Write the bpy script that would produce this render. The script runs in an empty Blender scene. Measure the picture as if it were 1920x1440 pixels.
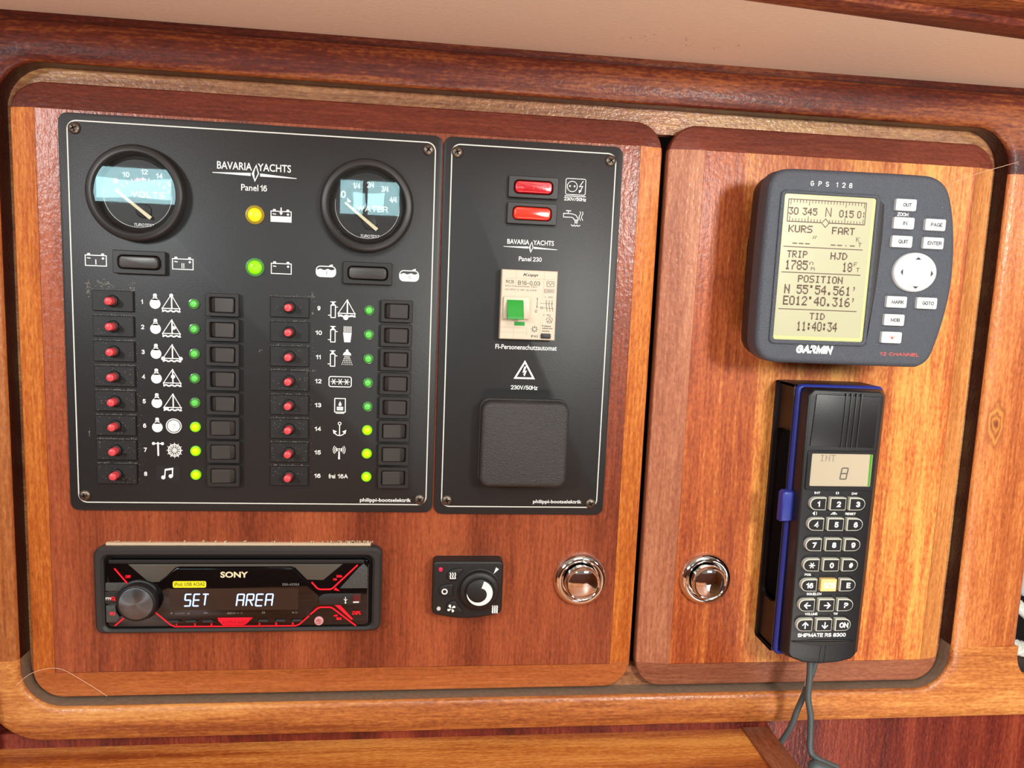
import bpy, bmesh, math, random
from mathutils import Vector, Matrix
C = bpy.context.scene
U = 0.001                      # everything below is written in millimetres: x right, z up, h out of the bulkhead
PI = math.pi

# ------------------------------------------------------------------ camera
cam_d = bpy.data.cameras.new('camera'); cam = bpy.data.objects.new('camera', cam_d); C.collection.objects.link(cam)
cam_d.lens = 1442 / 1920 * 36; cam_d.sensor_width = 36; cam_d.clip_start = 0.01; cam_d.clip_end = 50
R = ((0.99285368, -0.04098484, -0.11207948), (0.02600312, 0.99090809, -0.13200378), (0.11647062, 0.12814602, 0.98489248))
right = Vector((R[0][0], R[0][2], -R[0][1])); up = -Vector((R[1][0], R[1][2], -R[1][1])); back = -Vector((R[2][0], R[2][2], -R[2][1]))
M = Matrix((right, up, back)).transposed().to_4x4(); M.translation = Vector((0, -0.5204, 0))
cam.matrix_world = M
C.camera = cam

# ------------------------------------------------------------------ world, lights, exposure
w = bpy.data.worlds.new('sky'); C.world = w; w.use_nodes = True
w.node_tree.nodes['Background'].inputs[0].default_value = (0.75, 0.85, 1.0, 1); w.node_tree.nodes['Background'].inputs[1].default_value = 1.0
C.view_settings.view_transform = 'Standard'; C.view_settings.look = 'None'; C.view_settings.gamma = 1
C.view_settings.use_curve_mapping = False; C.view_settings.exposure = 0.0

def area(name, loc, target, sx, sy, power, col):
    d = bpy.data.lights.new(name, 'AREA'); d.shape = 'RECTANGLE'; d.size = sx; d.size_y = sy; d.energy = power; d.color = col
    o = bpy.data.objects.new(name, d); C.collection.objects.link(o); o.location = loc
    o.rotation_euler = (Vector(target) - Vector(loc)).to_track_quat('-Z', 'Y').to_euler(); return o
area('left_side_light', (-0.71, -0.85, 0.24), (-0.12, 0, -0.08), 0.16, 0.20, 5.6, (0.95, 0.98, 1.0))
area('right_side_light', (0.45, -0.86, 0.15), (0.25, 0, -0.06), 0.10, 0.13, 5.2, (1.0, 0.96, 0.90))
area('far_right_light', (1.16, -0.85, 0.24), (0.35, 0, -0.05), 0.14, 0.20, 2.6, (1.0, 0.97, 0.92))
area('overhead_fill_light', (0.15, -1.15, 0.80), (0.05, 0, -0.1), 0.55, 0.55, 9.0, (1.0, 0.98, 0.95))  # soft fill added overhead to lift the ambient light, not an actual hatch
area('low_fill_light', (0.26, -1.10, -0.95), (0.10, -0.1, 0.15), 0.75, 0.6, 16.0, (1.0, 0.97, 0.93))  # fill added from below to brighten the soffit, not an actual window

# ------------------------------------------------------------------ materials
def lin(c):
    return tuple((x / 255 / 12.92) if x / 255 <= 0.04045 else ((x / 255 + 0.055) / 1.055) ** 2.4 for x in c) + (1,)
def mat(name, col, rough=0.5, metal=0.0, spec=0.5, coat=0.0, coat_r=0.1, bump=0.0, bscale=900, emit=None, estr=0.0, var=0.0, trans=0.0, ior=1.5):
    m = bpy.data.materials.new(name); m.use_nodes = True; nt = m.node_tree; b = nt.nodes['Principled BSDF']
    c = lin(col); b.inputs['Base Color'].default_value = c
    b.inputs['Roughness'].default_value = rough; b.inputs['Metallic'].default_value = metal
    b.inputs['Specular IOR Level'].default_value = spec; b.inputs['Coat Weight'].default_value = coat; b.inputs['Coat Roughness'].default_value = coat_r
    b.inputs['IOR'].default_value = ior; b.inputs['Transmission Weight'].default_value = trans
    tc = nt.nodes.new('ShaderNodeTexCoord'); n = nt.nodes.new('ShaderNodeTexNoise'); n.inputs['Scale'].default_value = bscale; n.inputs['Detail'].default_value = 2
    nt.links.new(tc.outputs['Object'], n.inputs['Vector'])
    mx = nt.nodes.new('ShaderNodeMix'); mx.data_type = 'RGBA'
    mx.inputs[6].default_value = tuple(x * (1 - var) for x in c[:3]) + (1,); mx.inputs[7].default_value = tuple(min(1, x * (1 + var)) for x in c[:3]) + (1,)
    nt.links.new(n.outputs['Fac'], mx.inputs[0]); nt.links.new(mx.outputs[2], b.inputs['Base Color'])
    if bump:
        bp = nt.nodes.new('ShaderNodeBump'); bp.inputs['Strength'].default_value = bump; bp.inputs['Distance'].default_value = 0.0006
        nt.links.new(n.outputs['Fac'], bp.inputs['Height']); nt.links.new(bp.outputs[0], b.inputs['Normal'])
    if emit:
        b.inputs['Emission Color'].default_value = lin(emit); b.inputs['Emission Strength'].default_value = estr
    return m

def wood(name, dark, mid, light, axis='Z', rough=0.42, coat=0.28, band=1.0, seed=0.0, bump=0.4, rnd=3.0, knot=None):
    """varnished mahogany: broad ribbon bands, mottled figure, fine streaks and short dark pores"""
    m = bpy.data.materials.new(name); m.use_nodes = True; nt = m.node_tree; N = nt.nodes; L = nt.links; b = N['Principled BSDF']
    tc = N.new('ShaderNodeTexCoord'); oi = N.new('ShaderNodeObjectInfo')
    mul = N.new('ShaderNodeMath'); mul.operation = 'MULTIPLY_ADD'; mul.inputs[1].default_value = rnd; mul.inputs[2].default_value = seed; L.new(oi.outputs['Random'], mul.inputs[0])
    add = N.new('ShaderNodeVectorMath'); add.operation = 'ADD'; L.new(tc.outputs['Object'], add.inputs[0]); L.new(mul.outputs[0], add.inputs[1])
    def noise(across, along, detail=2.0, dist=0.0):
        mp = N.new('ShaderNodeMapping'); s = [across] * 3; s['XYZ'.index(axis)] = along; mp.inputs['Scale'].default_value = s
        L.new(add.outputs[0], mp.inputs['Vector']); n = N.new('ShaderNodeTexNoise'); n.inputs['Scale'].default_value = 1; n.inputs['Detail'].default_value = detail
        n.inputs['Distortion'].default_value = dist; L.new(mp.outputs[0], n.inputs['Vector']); return n.outputs['Fac']
    bands = noise(38, 2.0, 2, 0.5); fig = noise(620, 230, 2); streak = noise(560, 34, 3); pores = noise(1900, 300, 1); peel = noise(430, 300, 2)
    def madd(a, k, c):
        x = N.new('ShaderNodeMath'); x.operation = 'MULTIPLY_ADD'; L.new(a, x.inputs[0]); x.inputs[1].default_value = k
        if isinstance(c, float): x.inputs[2].default_value = c
        else: L.new(c, x.inputs[2])
        return x.outputs[0]
    f = madd(bands, 1.7 * band, -0.85 * band + 0.5 - 0.35 - 0.4); f = madd(fig, 0.7, f); f = madd(streak, 0.8, f)
    rp = N.new('ShaderNodeValToRGB'); L.new(f, rp.inputs[0]); e = rp.color_ramp.elements
    e[0].position = 0.12; e[0].color = lin(dark); e[1].position = 0.88; e[1].color = lin(light); k = e.new(0.48); k.color = lin(mid)
    pr = N.new('ShaderNodeMapRange'); pr.inputs[1].default_value = 0.62; pr.inputs[2].default_value = 0.72; pr.inputs[3].default_value = 1.0; pr.inputs[4].default_value = 0.66; L.new(pores, pr.inputs[0])
    mx = N.new('ShaderNodeVectorMath'); mx.operation = 'SCALE'; L.new(rp.outputs[0], mx.inputs[0]); L.new(pr.outputs[0], mx.inputs['Scale'])
    col = mx.outputs[0]
    if knot:
        # one knot grown into this piece: swirled dark and golden rings round a split
        sb = N.new('ShaderNodeVectorMath'); sb.operation = 'SUBTRACT'; sb.inputs[1].default_value = (knot[0], 0, knot[1]); L.new(tc.outputs['Object'], sb.inputs[0])
        ms = N.new('ShaderNodeVectorMath'); ms.operation = 'MULTIPLY'; ms.inputs[1].default_value = (125, 0, 52); L.new(sb.outputs[0], ms.inputs[0])
        nz = N.new('ShaderNodeTexNoise'); nz.inputs['Scale'].default_value = 1.6; nz.inputs['Detail'].default_value = 3; L.new(ms.outputs[0], nz.inputs['Vector'])
        ln = N.new('ShaderNodeVectorMath'); ln.operation = 'LENGTH'; L.new(ms.outputs[0], ln.inputs[0])
        d = madd(nz.outputs['Fac'], 0.9, -0.45); dd = N.new('ShaderNodeMath'); dd.operation = 'ADD'; L.new(ln.outputs['Value'], dd.inputs[0]); L.new(d, dd.inputs[1])
        kr = N.new('ShaderNodeValToRGB'); L.new(dd.outputs[0], kr.inputs[0]); q = kr.color_ramp.elements
        q[0].position = 0.0; q[0].color = lin((70, 28, 14)); q[1].position = 1.0; q[1].color = lin((150, 80, 42))
        for p_, c_ in ((0.14, (120, 56, 28)), (0.3, (196, 128, 58)), (0.44, (128, 62, 30)), (0.62, (206, 138, 64)), (0.8, (140, 70, 36))): q.new(p_).color = lin(c_)
        fr = N.new('ShaderNodeMapRange'); fr.inputs[1].default_value = 0.75; fr.inputs[2].default_value = 1.05; fr.inputs[3].default_value = 0.8; fr.inputs[4].default_value = 0; L.new(dd.outputs[0], fr.inputs[0])
        km = N.new('ShaderNodeMix'); km.data_type = 'RGBA'; L.new(fr.outputs[0], km.inputs[0]); L.new(col, km.inputs[6]); L.new(kr.outputs[0], km.inputs[7]); col = km.outputs[2]
    L.new(col, b.inputs['Base Color'])
    b.inputs['Roughness'].default_value = rough; b.inputs['Specular IOR Level'].default_value = 0.36; b.inputs['Coat Weight'].default_value = coat; b.inputs['Coat Roughness'].default_value = 0.2
    bp = N.new('ShaderNodeBump'); bp.inputs['Strength'].default_value = bump; bp.inputs['Distance'].default_value = 0.0008
    h = madd(streak, 0.35, peel); L.new(h, bp.inputs['Height']); L.new(bp.outputs[0], b.inputs['Normal']); L.new(bp.outputs[0], b.inputs['Coat Normal'])
    return m

W_door1 = wood('mahogany_panel', (104, 42, 20), (140, 64, 35), (172, 88, 50), 'Z', band=0.8)
W_door2 = wood('mahogany_ribbon_panel', (142, 60, 26), (188, 96, 44), (232, 160, 78), 'Z', band=1.05, seed=7.3, rough=0.46, coat=0.12, bump=0.25)
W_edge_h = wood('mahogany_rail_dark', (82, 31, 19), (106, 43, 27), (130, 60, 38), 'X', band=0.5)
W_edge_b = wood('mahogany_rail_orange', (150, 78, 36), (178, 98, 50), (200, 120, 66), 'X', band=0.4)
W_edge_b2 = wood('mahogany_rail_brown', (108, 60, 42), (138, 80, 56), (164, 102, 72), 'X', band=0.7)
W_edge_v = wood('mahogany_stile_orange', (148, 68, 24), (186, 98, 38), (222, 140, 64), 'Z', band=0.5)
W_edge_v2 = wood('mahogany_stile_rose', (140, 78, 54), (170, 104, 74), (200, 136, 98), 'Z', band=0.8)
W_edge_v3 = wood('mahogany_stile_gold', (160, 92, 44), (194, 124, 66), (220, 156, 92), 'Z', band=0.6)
W_top = wood('mahogany_top_rail', (62, 15, 9), (100, 36, 18), (158, 86, 38), 'X', band=1.1, rough=0.5, coat=0.1)  # darker base puts the soffit's shade into the top rail's colour
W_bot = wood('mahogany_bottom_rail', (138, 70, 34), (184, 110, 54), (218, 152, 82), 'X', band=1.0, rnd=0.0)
W_left = wood('mahogany_left_stile', (128, 66, 30), (164, 94, 46), (194, 126, 70), 'Z', band=0.6)
W_right = wood('mahogany_right_stile', (138, 66, 32), (180, 98, 50), (214, 140, 76), 'Z', band=0.9, seed=2.2, rnd=0.0, knot=(0.4215, -0.0885))
W_ledge = wood('mahogany_ledge', (130, 78, 50), (172, 116, 78), (212, 164, 106), 'X', band=0.8, bump=0.8)
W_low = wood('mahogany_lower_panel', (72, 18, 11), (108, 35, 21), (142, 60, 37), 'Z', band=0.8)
W_table = wood('mahogany_table', (140, 66, 26), (184, 104, 44), (222, 150, 74), 'X', band=1.2)
W_fiddle = wood('mahogany_fiddle', (104, 52, 30), (136, 76, 48), (162, 98, 66), 'Y', band=0.5)
W_room = wood('mahogany_cabin', (110, 52, 26), (150, 78, 40), (180, 104, 58), 'Z')
M_cream = mat('cream_headliner', (236, 206, 180), 0.6, bump=0.5, bscale=350, var=0.05)
M_dark = mat('cavity_shade', (14, 6, 5), 0.9)  # near-black colour stands in for shade inside gaps, wells and slots
M_plate = mat('satin_black_plate', (36, 35, 35), 0.42, spec=0.42, bump=0.12, bscale=1400, var=0.06)
M_plast = mat('black_plastic', (40, 38, 37), 0.42, bump=0.06, bscale=1500)
M_plast2 = mat('black_soft_plastic', (26, 25, 25), 0.5, bump=0.1, bscale=1500)
M_rock = mat('black_rocker', (62, 58, 55), 0.34)
M_grain = mat('grained_black_plastic', (52, 49, 47), 0.5, bump=1.0, bscale=1300)
M_gloss = mat('gloss_black', (8, 8, 9), 0.08, coat=0.5, coat_r=0.03)
M_white = mat('white_print', (238, 238, 232), 0.5)
M_grey = mat('grey_print', (120, 116, 112), 0.5)
M_rule = mat('white_rule', (215, 215, 205), 0.5)
M_ink = mat('dark_print', (46, 43, 46), 0.6)
M_chrome = mat('chrome', (235, 232, 228), 0.05, metal=1.0)
M_screw = mat('tarnished_screw', (118, 106, 94), 0.38, metal=0.85, bump=0.3, bscale=1200)
M_red = mat('red_button', (218, 74, 80), 0.35)
M_redlens = mat('red_lens', (170, 16, 26), 0.15, coat=0.5, emit=(230, 20, 30), estr=0.25, bump=0.25, bscale=1500)
M_redlit = mat('red_lens_lit', (220, 40, 30), 0.15, coat=0.5, emit=(255, 60, 34), estr=0.75)
M_greenoff = mat('green_lens', (96, 196, 84), 0.3, coat=0.4, emit=(80, 180, 66), estr=0.2)  # faint glow added to brighten the unlit lenses
M_greenon = mat('green_lens_lit', (160, 255, 0), 0.3, emit=(170, 250, 0), estr=1.1)
M_greenbig = mat('green_lamp_lit', (120, 255, 0), 0.3, emit=(120, 235, 0), estr=1.0)
M_yellow = mat('amber_lens_lit', (235, 200, 20), 0.3, emit=(240, 200, 10), estr=0.75)
M_amber_ring = mat('amber_rim', (150, 130, 50), 0.2, coat=0.5)
M_green_ring = mat('green_rim', (84, 128, 74), 0.2, coat=0.5)
M_green_ring_lit = mat('green_rim_lit', (120, 190, 30), 0.2, coat=0.5, emit=(130, 200, 20), estr=0.35)
M_dial = mat('gauge_dial', (20, 17, 17), 0.5)
M_needle = mat('cream_needle', (232, 218, 178), 0.5)
M_rcb = mat('cream_breaker_plastic', (208, 192, 168), 0.45, var=0.03)
M_rcb2 = mat('cream_breaker_seam', (170, 152, 130), 0.5)  # darker cream for the drawn seam lines
M_lever = mat('green_lever', (40, 150, 52), 0.35)
M_gps = mat('blue_black_grained_plastic', (70, 74, 82), 0.46, bump=1.0, bscale=1500)
M_gpsback = mat('dark_brown_black_plastic', (30, 25, 25), 0.55)
M_lcd = mat('lcd_glass', (180, 178, 146), 0.25, coat=0.4, coat_r=0.05)
M_lcdrim = mat('lcd_border', (188, 190, 132), 0.3)
M_lcdink = mat('lcd_segments', (88, 58, 44), 0.5)
M_key = mat('white_key', (208, 210, 208), 0.4)
M_orange = mat('orange_print', (230, 84, 66), 0.5)
M_blue = mat('blue_rubber', (40, 52, 140), 0.4)
M_hand = mat('handset_black', (27, 27, 29), 0.4, bump=0.1, bscale=1500)
M_cradle = mat('cradle_black', (26, 15, 15), 0.45)
M_keyside = mat('handset_key_side', (206, 206, 190), 0.4)
M_sos = mat('sos_key', (238, 200, 130), 0.4)
M_plcd = mat('phone_lcd', (186, 172, 148), 0.2, coat=0.5, coat_r=0.04)
M_plcdg = mat('phone_lcd_green', (70, 130, 40), 0.3, emit=(90, 180, 50), estr=0.3)
M_pink = mat('dark_lcd_ink', (84, 80, 74), 0.5)
M_cable = mat('grey_cable', (72, 80, 80), 0.5)
M_cablew = mat('white_cable', (205, 195, 175), 0.5)
M_bezel = mat('radio_trim_black', (46, 45, 44), 0.45)
M_radgrey = mat('radio_silver_grey', (92, 90, 82), 0.4, metal=0.3)
M_carbon = mat('carbon_weave', (70, 72, 70), 0.4, bump=0.5, bscale=500, var=0.5)
M_glowred = mat('red_backlight', (220, 20, 30), 0.4, emit=(255, 16, 40), estr=0.85)
M_redkey = mat('red_bass_key', (210, 16, 36), 0.35, emit=(235, 10, 40), estr=0.55)
M_darkredprint = mat('dark_red_print', (120, 8, 22), 0.5)
M_vfd = mat('vfd_blue', (180, 210, 255), 0.4, emit=(150, 190, 255), estr=1.2)
M_lcdblk = mat('radio_display', (44, 34, 30), 0.12, coat=0.5, coat_r=0.05)
M_ylab = mat('yellow_label', (232, 226, 30), 0.5)
M_olive = mat('olive_print', (86, 78, 14), 0.5)
M_pinkbadge = mat('pink_badge', (214, 150, 150), 0.4)
M_maroon = mat('usb_port_maroon', (90, 30, 30), 0.3)
M_knobface = mat('brushed_knob_face', (120, 122, 124), 0.34, metal=0.85)
_n = M_knobface.node_tree; _t = _n.nodes.new('ShaderNodeTangent'); _t.direction_type = 'RADIAL'; _t.axis = 'Y'
_n.nodes['Principled BSDF'].inputs['Anisotropic'].default_value = 0.85; _n.links.new(_t.outputs[0], _n.nodes['Principled BSDF'].inputs['Tangent'])
M_dust = mat('dust', (150, 144, 132), 0.9)
M_raw = mat('raw_wood_edge', (206, 180, 150), 0.8, bump=0.6, bscale=900)
M_canister = mat('white_canister', (226, 232, 230), 0.3)
M_rope = mat('white_rope', (200, 200, 190), 0.8, var=0.45, bscale=500, bump=0.5)
M_hair = mat('pale_hair', (230, 190, 160), 0.5)
M_hull = mat('cream_cabin_side', (226, 216, 200), 0.6)
M_floor = wood('cabin_sole', (90, 54, 28), (128, 84, 46), (160, 112, 66), 'X')
M_window = mat('window_daylight', (200, 230, 235), 0.4, emit=(176, 226, 232), estr=20)
def arch_glass(name):
    m = bpy.data.materials.new(name); m.use_nodes = True; nt = m.node_tree; nt.nodes.clear()
    o = nt.nodes.new('ShaderNodeOutputMaterial'); t = nt.nodes.new('ShaderNodeBsdfTransparent'); g = nt.nodes.new('ShaderNodeBsdfGlossy')
    g.inputs['Roughness'].default_value = 0.015; f = nt.nodes.new('ShaderNodeFresnel'); f.inputs['IOR'].default_value = 1.52; mx = nt.nodes.new('ShaderNodeMixShader')
    nt.links.new(f.outputs[0], mx.inputs[0]); nt.links.new(t.outputs[0], mx.inputs[1]); nt.links.new(g.outputs[0], mx.inputs[2]); nt.links.new(mx.outputs[0], o.inputs[0]); return m
M_glass = arch_glass('gauge_glass')

# ------------------------------------------------------------------ mesh helpers
ORG = {}
def circ(cx, cz, r, n=24, a0=0.0, a1=2 * PI):
    full = abs(a1 - a0 - 2 * PI) < 1e-6
    return [(cx + r * math.cos(a0 + (a1 - a0) * i / (n if full else n - 1)), cz + r * math.sin(a0 + (a1 - a0) * i / (n if full else n - 1))) for i in range(n)]
def rrect(x0, x1, z0, z1, r, n=5):
    p = []
    for cx, cz, a in ((x1 - r, z1 - r, 0), (x0 + r, z1 - r, PI / 2), (x0 + r, z0 + r, PI), (x1 - r, z0 + r, 1.5 * PI)):
        for i in range(n):
            t = a + PI / 2 * i / (n - 1); p.append((cx + r * math.cos(t), cz + r * math.sin(t)))
    return p
def inset(poly, d):
    n = len(poly); out = []
    ar = sum(poly[i][0] * poly[(i + 1) % n][1] - poly[(i + 1) % n][0] * poly[i][1] for i in range(n)); s = 1 if ar > 0 else -1
    for i in range(n):
        a, b, c = poly[i - 1], poly[i], poly[(i + 1) % n]
        e1 = (b[0] - a[0], b[1] - a[1]); e2 = (c[0] - b[0], c[1] - b[1]); l1 = math.hypot(*e1) or 1e-9; l2 = math.hypot(*e2) or 1e-9
        nx = -(e1[1] / l1 + e2[1] / l2) * s; nz = (e1[0] / l1 + e2[0] / l2) * s; l = math.hypot(nx, nz) or 1
        nx /= l; nz /= l; k = max(0.35, nx * -(e1[1] / l1) * s + nz * (e1[0] / l1) * s)
        out.append((b[0] + nx * d / k, b[1] + nz * d / k))
    return out
def spline(pts, k=5):
    n = len(pts); out = []
    for i in range(n):
        p0, p1, p2, p3 = pts[i - 1], pts[i], pts[(i + 1) % n], pts[(i + 2) % n]
        for j in range(k):
            t = j / k
            out.append(tuple(0.5 * (2 * p1[d] + (p2[d] - p0[d]) * t + (2 * p0[d] - 5 * p1[d] + 4 * p2[d] - p3[d]) * t * t + (3 * p1[d] - p0[d] - 3 * p2[d] + p3[d]) * t ** 3) for d in (0, 1)))
    return out
_tc = {}
def text_mesh(s, bold=0.0, shear=0.0):
    key = (s, bold, shear)
    if key not in _tc:
        c = bpy.data.curves.new('t', 'FONT'); c.body = s; c.resolution_u = 3; c.offset = bold; c.shear = shear; c.size = 1; c.fill_mode = 'FRONT'
        o = bpy.data.objects.new('t', c); me = bpy.data.meshes.new_from_object(o)
        vs = [(v.co.x, v.co.y) for v in me.vertices]; fs = [tuple(p.vertices) for p in me.polygons]
        x0 = min(v[0] for v in vs); x1 = max(v[0] for v in vs); z0 = min(v[1] for v in vs); z1 = max(v[1] for v in vs)
        _tc[key] = ([((x - (x0 + x1) / 2) / (x1 - x0), (z - (z0 + z1) / 2) / (z1 - z0)) for x, z in vs], fs)
        bpy.data.objects.remove(o); bpy.data.curves.remove(c); bpy.data.meshes.remove(me)
    return _tc[key]
FONT5 = {k: [int(x, 16) for x in v.split()] for k, v in {'0': '3E 41 41 41 3E', '1': '00 42 7F 40 00', '2': '42 61 51 49 46', '3': '21 41 45 4B 31', '4': '18 14 12 7F 10', '5': '27 45 45 45 39', '6': '3C 4A 49 49 30', '7': '01 71 09 05 03', '8': '36 49 49 49 36', 'A': '7E 11 11 11 7E', 'D': '7F 41 41 22 1C', 'E': '7F 49 49 49 41', 'F': '7F 09 09 09 01', 'H': '7F 08 08 08 7F', 'I': '00 41 7F 41 00', 'J': '20 40 41 3F 01', 'K': '7F 08 14 22 41', 'N': '7F 04 08 10 7F', 'O': '3E 41 41 41 3E', 'P': '7F 09 09 09 06', 'R': '7F 09 19 29 46', 'S': '46 49 49 49 31', 'T': '01 01 7F 01 01', 'U': '3F 40 40 40 3F', '.': '00 60 60 00 00', ':': '00 36 36 00 00', "'": '00 05 03 00 00', 'o': '00 03 03 00 00', 'n': '78 08 04 04 78', 'm': '7C 04 18 04 78', ' ': '00 00 00 00 00', '_': '20 20 20 20 20'}.items()}

def _arc(cx, cz, rx, rz, a0, a1, n=9):
    return [(cx + rx * math.cos(math.radians(a0 + (a1 - a0) * i / (n - 1))), cz + rz * math.sin(math.radians(a0 + (a1 - a0) * i / (n - 1)))) for i in range(n)]
def _glyphs():
    A = _arc; W = 0.52; h = W / 2; full = A(h, .5, h, .5, 90, 450, 21)
    g = {'0': (W, [full]), '1': (0.34, [[(0, .78), (.16, .84), (.26, 1), (.26, 0)]]), '2': (W, [A(h, .72, h, .28, 165, -20, 10) + [(0.04, 0), (W, 0)]]),
         '3': (W, [A(h - .02, .75, h - .03, .25, 160, -90, 11), A(h - .02, .26, h, .26, 90, -160, 11)]), '4': (W, [[(W * .74, 0), (W * .74, 1), (0, .3), (W, .3)]]),
         '5': (W, [[(W * .92, 1), (.09, 1), (.04, .52)] + A(h - .01, .32, h, .32, 125, -155, 12)]), '6': (W, [A(h, .31, h, .31, 0, 360, 17), A(h + .02, .5, h, .5, 50, 195, 9)]),
         '7': (W, [[(0, 1), (W, 1), (W * .35, 0)]]), '8': (W, [A(h, .75, h - .04, .25, 0, 360, 17), A(h, .26, h, .26, 0, 360, 17)]), '9': (W, [A(h, .69, h, .31, 0, 360, 17), A(h - .02, .5, h, .5, 15, -130, 9)]),
         'A': (.66, [[(0, 0), (.33, 1), (.66, 0)], [(.12, .34), (.54, .34)]]), 'B': (.56, [[(0, 0), (0, 1), (.3, 1)] + A(.3, .76, .22, .24, 90, -90, 8) + [(0, .52)], [(.3, .52)] + A(.32, .26, .24, .26, 90, -90, 8) + [(0, 0)]]),
         'C': (.62, [A(.34, .5, .34, .5, 50, 310, 15)]), 'D': (.6, [[(0, 0), (0, 1), (.24, 1)] + A(.24, .5, .36, .5, 90, -90, 12) + [(0, 0)]]), 'E': (.5, [[(.5, 1), (0, 1), (0, 0), (.5, 0)], [(0, .53), (.44, .53)]]),
         'F': (.48, [[(.48, 1), (0, 1), (0, 0)], [(0, .52), (.42, .52)]]), 'G': (.64, [A(.34, .5, .34, .5, 52, 345, 16) + [(.66, .5), (.4, .5)]]), 'H': (.58, [[(0, 0), (0, 1)], [(.58, 0), (.58, 1)], [(0, .53), (.58, .53)]]),
         'I': (.01, [[(0, 0), (0, 1)]]), 'K': (.56, [[(0, 0), (0, 1)], [(.54, 1), (0, .38)], [(.18, .6), (.58, 0)]]), 'L': (.46, [[(0, 1), (0, 0), (.46, 0)]]), 'M': (.72, [[(0, 0), (0, 1), (.36, .12), (.72, 1), (.72, 0)]]),
         'N': (.58, [[(0, 0), (0, 1), (.58, 0), (.58, 1)]]), 'O': (.68, [A(.34, .5, .34, .5, 90, 450, 23)]), 'P': (.54, [[(0, 0), (0, 1), (.28, 1)] + A(.28, .74, .25, .26, 90, -90, 8) + [(0, .48)]]),
         'Q': (.68, [A(.34, .5, .34, .5, 90, 450, 23), [(.42, .24), (.68, -.04)]]), 'R': (.58, [[(0, 0), (0, 1), (.3, 1)] + A(.3, .75, .24, .25, 90, -90, 8) + [(0, .5)], [(.3, .5), (.58, 0)]]),
         'S': (.54, [A(.27, .75, .25, .25, 30, 250, 10) + A(.27, .26, .27, .26, 80, -150, 10)]), 'T': (.56, [[(0, 1), (.56, 1)], [(.28, 1), (.28, 0)]]), 'U': (.58, [[(0, 1), (0, .3)] + A(.29, .3, .29, .3, 180, 360, 10) + [(.58, 1)]]),
         'V': (.62, [[(0, 1), (.31, 0), (.62, 1)]]), 'W': (.86, [[(0, 1), (.2, 0), (.43, .95), (.66, 0), (.86, 1)]]), 'X': (.6, [[(0, 1), (.6, 0)], [(.6, 1), (0, 0)]]), 'Y': (.6, [[(0, 1), (.3, .46), (.6, 1)], [(.3, .46), (.3, 0)]]),
         'Z': (.56, [[(.02, 1), (.56, 1), (0, 0), (.56, 0)]]), 'z': (.4, [[(.02, .66), (.4, .66), (0, 0), (.4, 0)]]), '/': (.34, [[(0, 0), (.34, 1)]]), '-': (.4, [[(0, .42), (.4, .42)]]), ',': (.06, [[(.06, .04), (0, -.16)]]), '.': (.02, [[(0, 0), (.02, 0)]]),
         '#': (.6, [[(.14, .05), (.26, .95)], [(.36, .05), (.48, .95)], [(.02, .34), (.56, .34)], [(.06, .66), (.6, .66)]]), ' ': (.14, []), '(': (.1, [])}
    return g
SANS = _glyphs()
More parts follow.
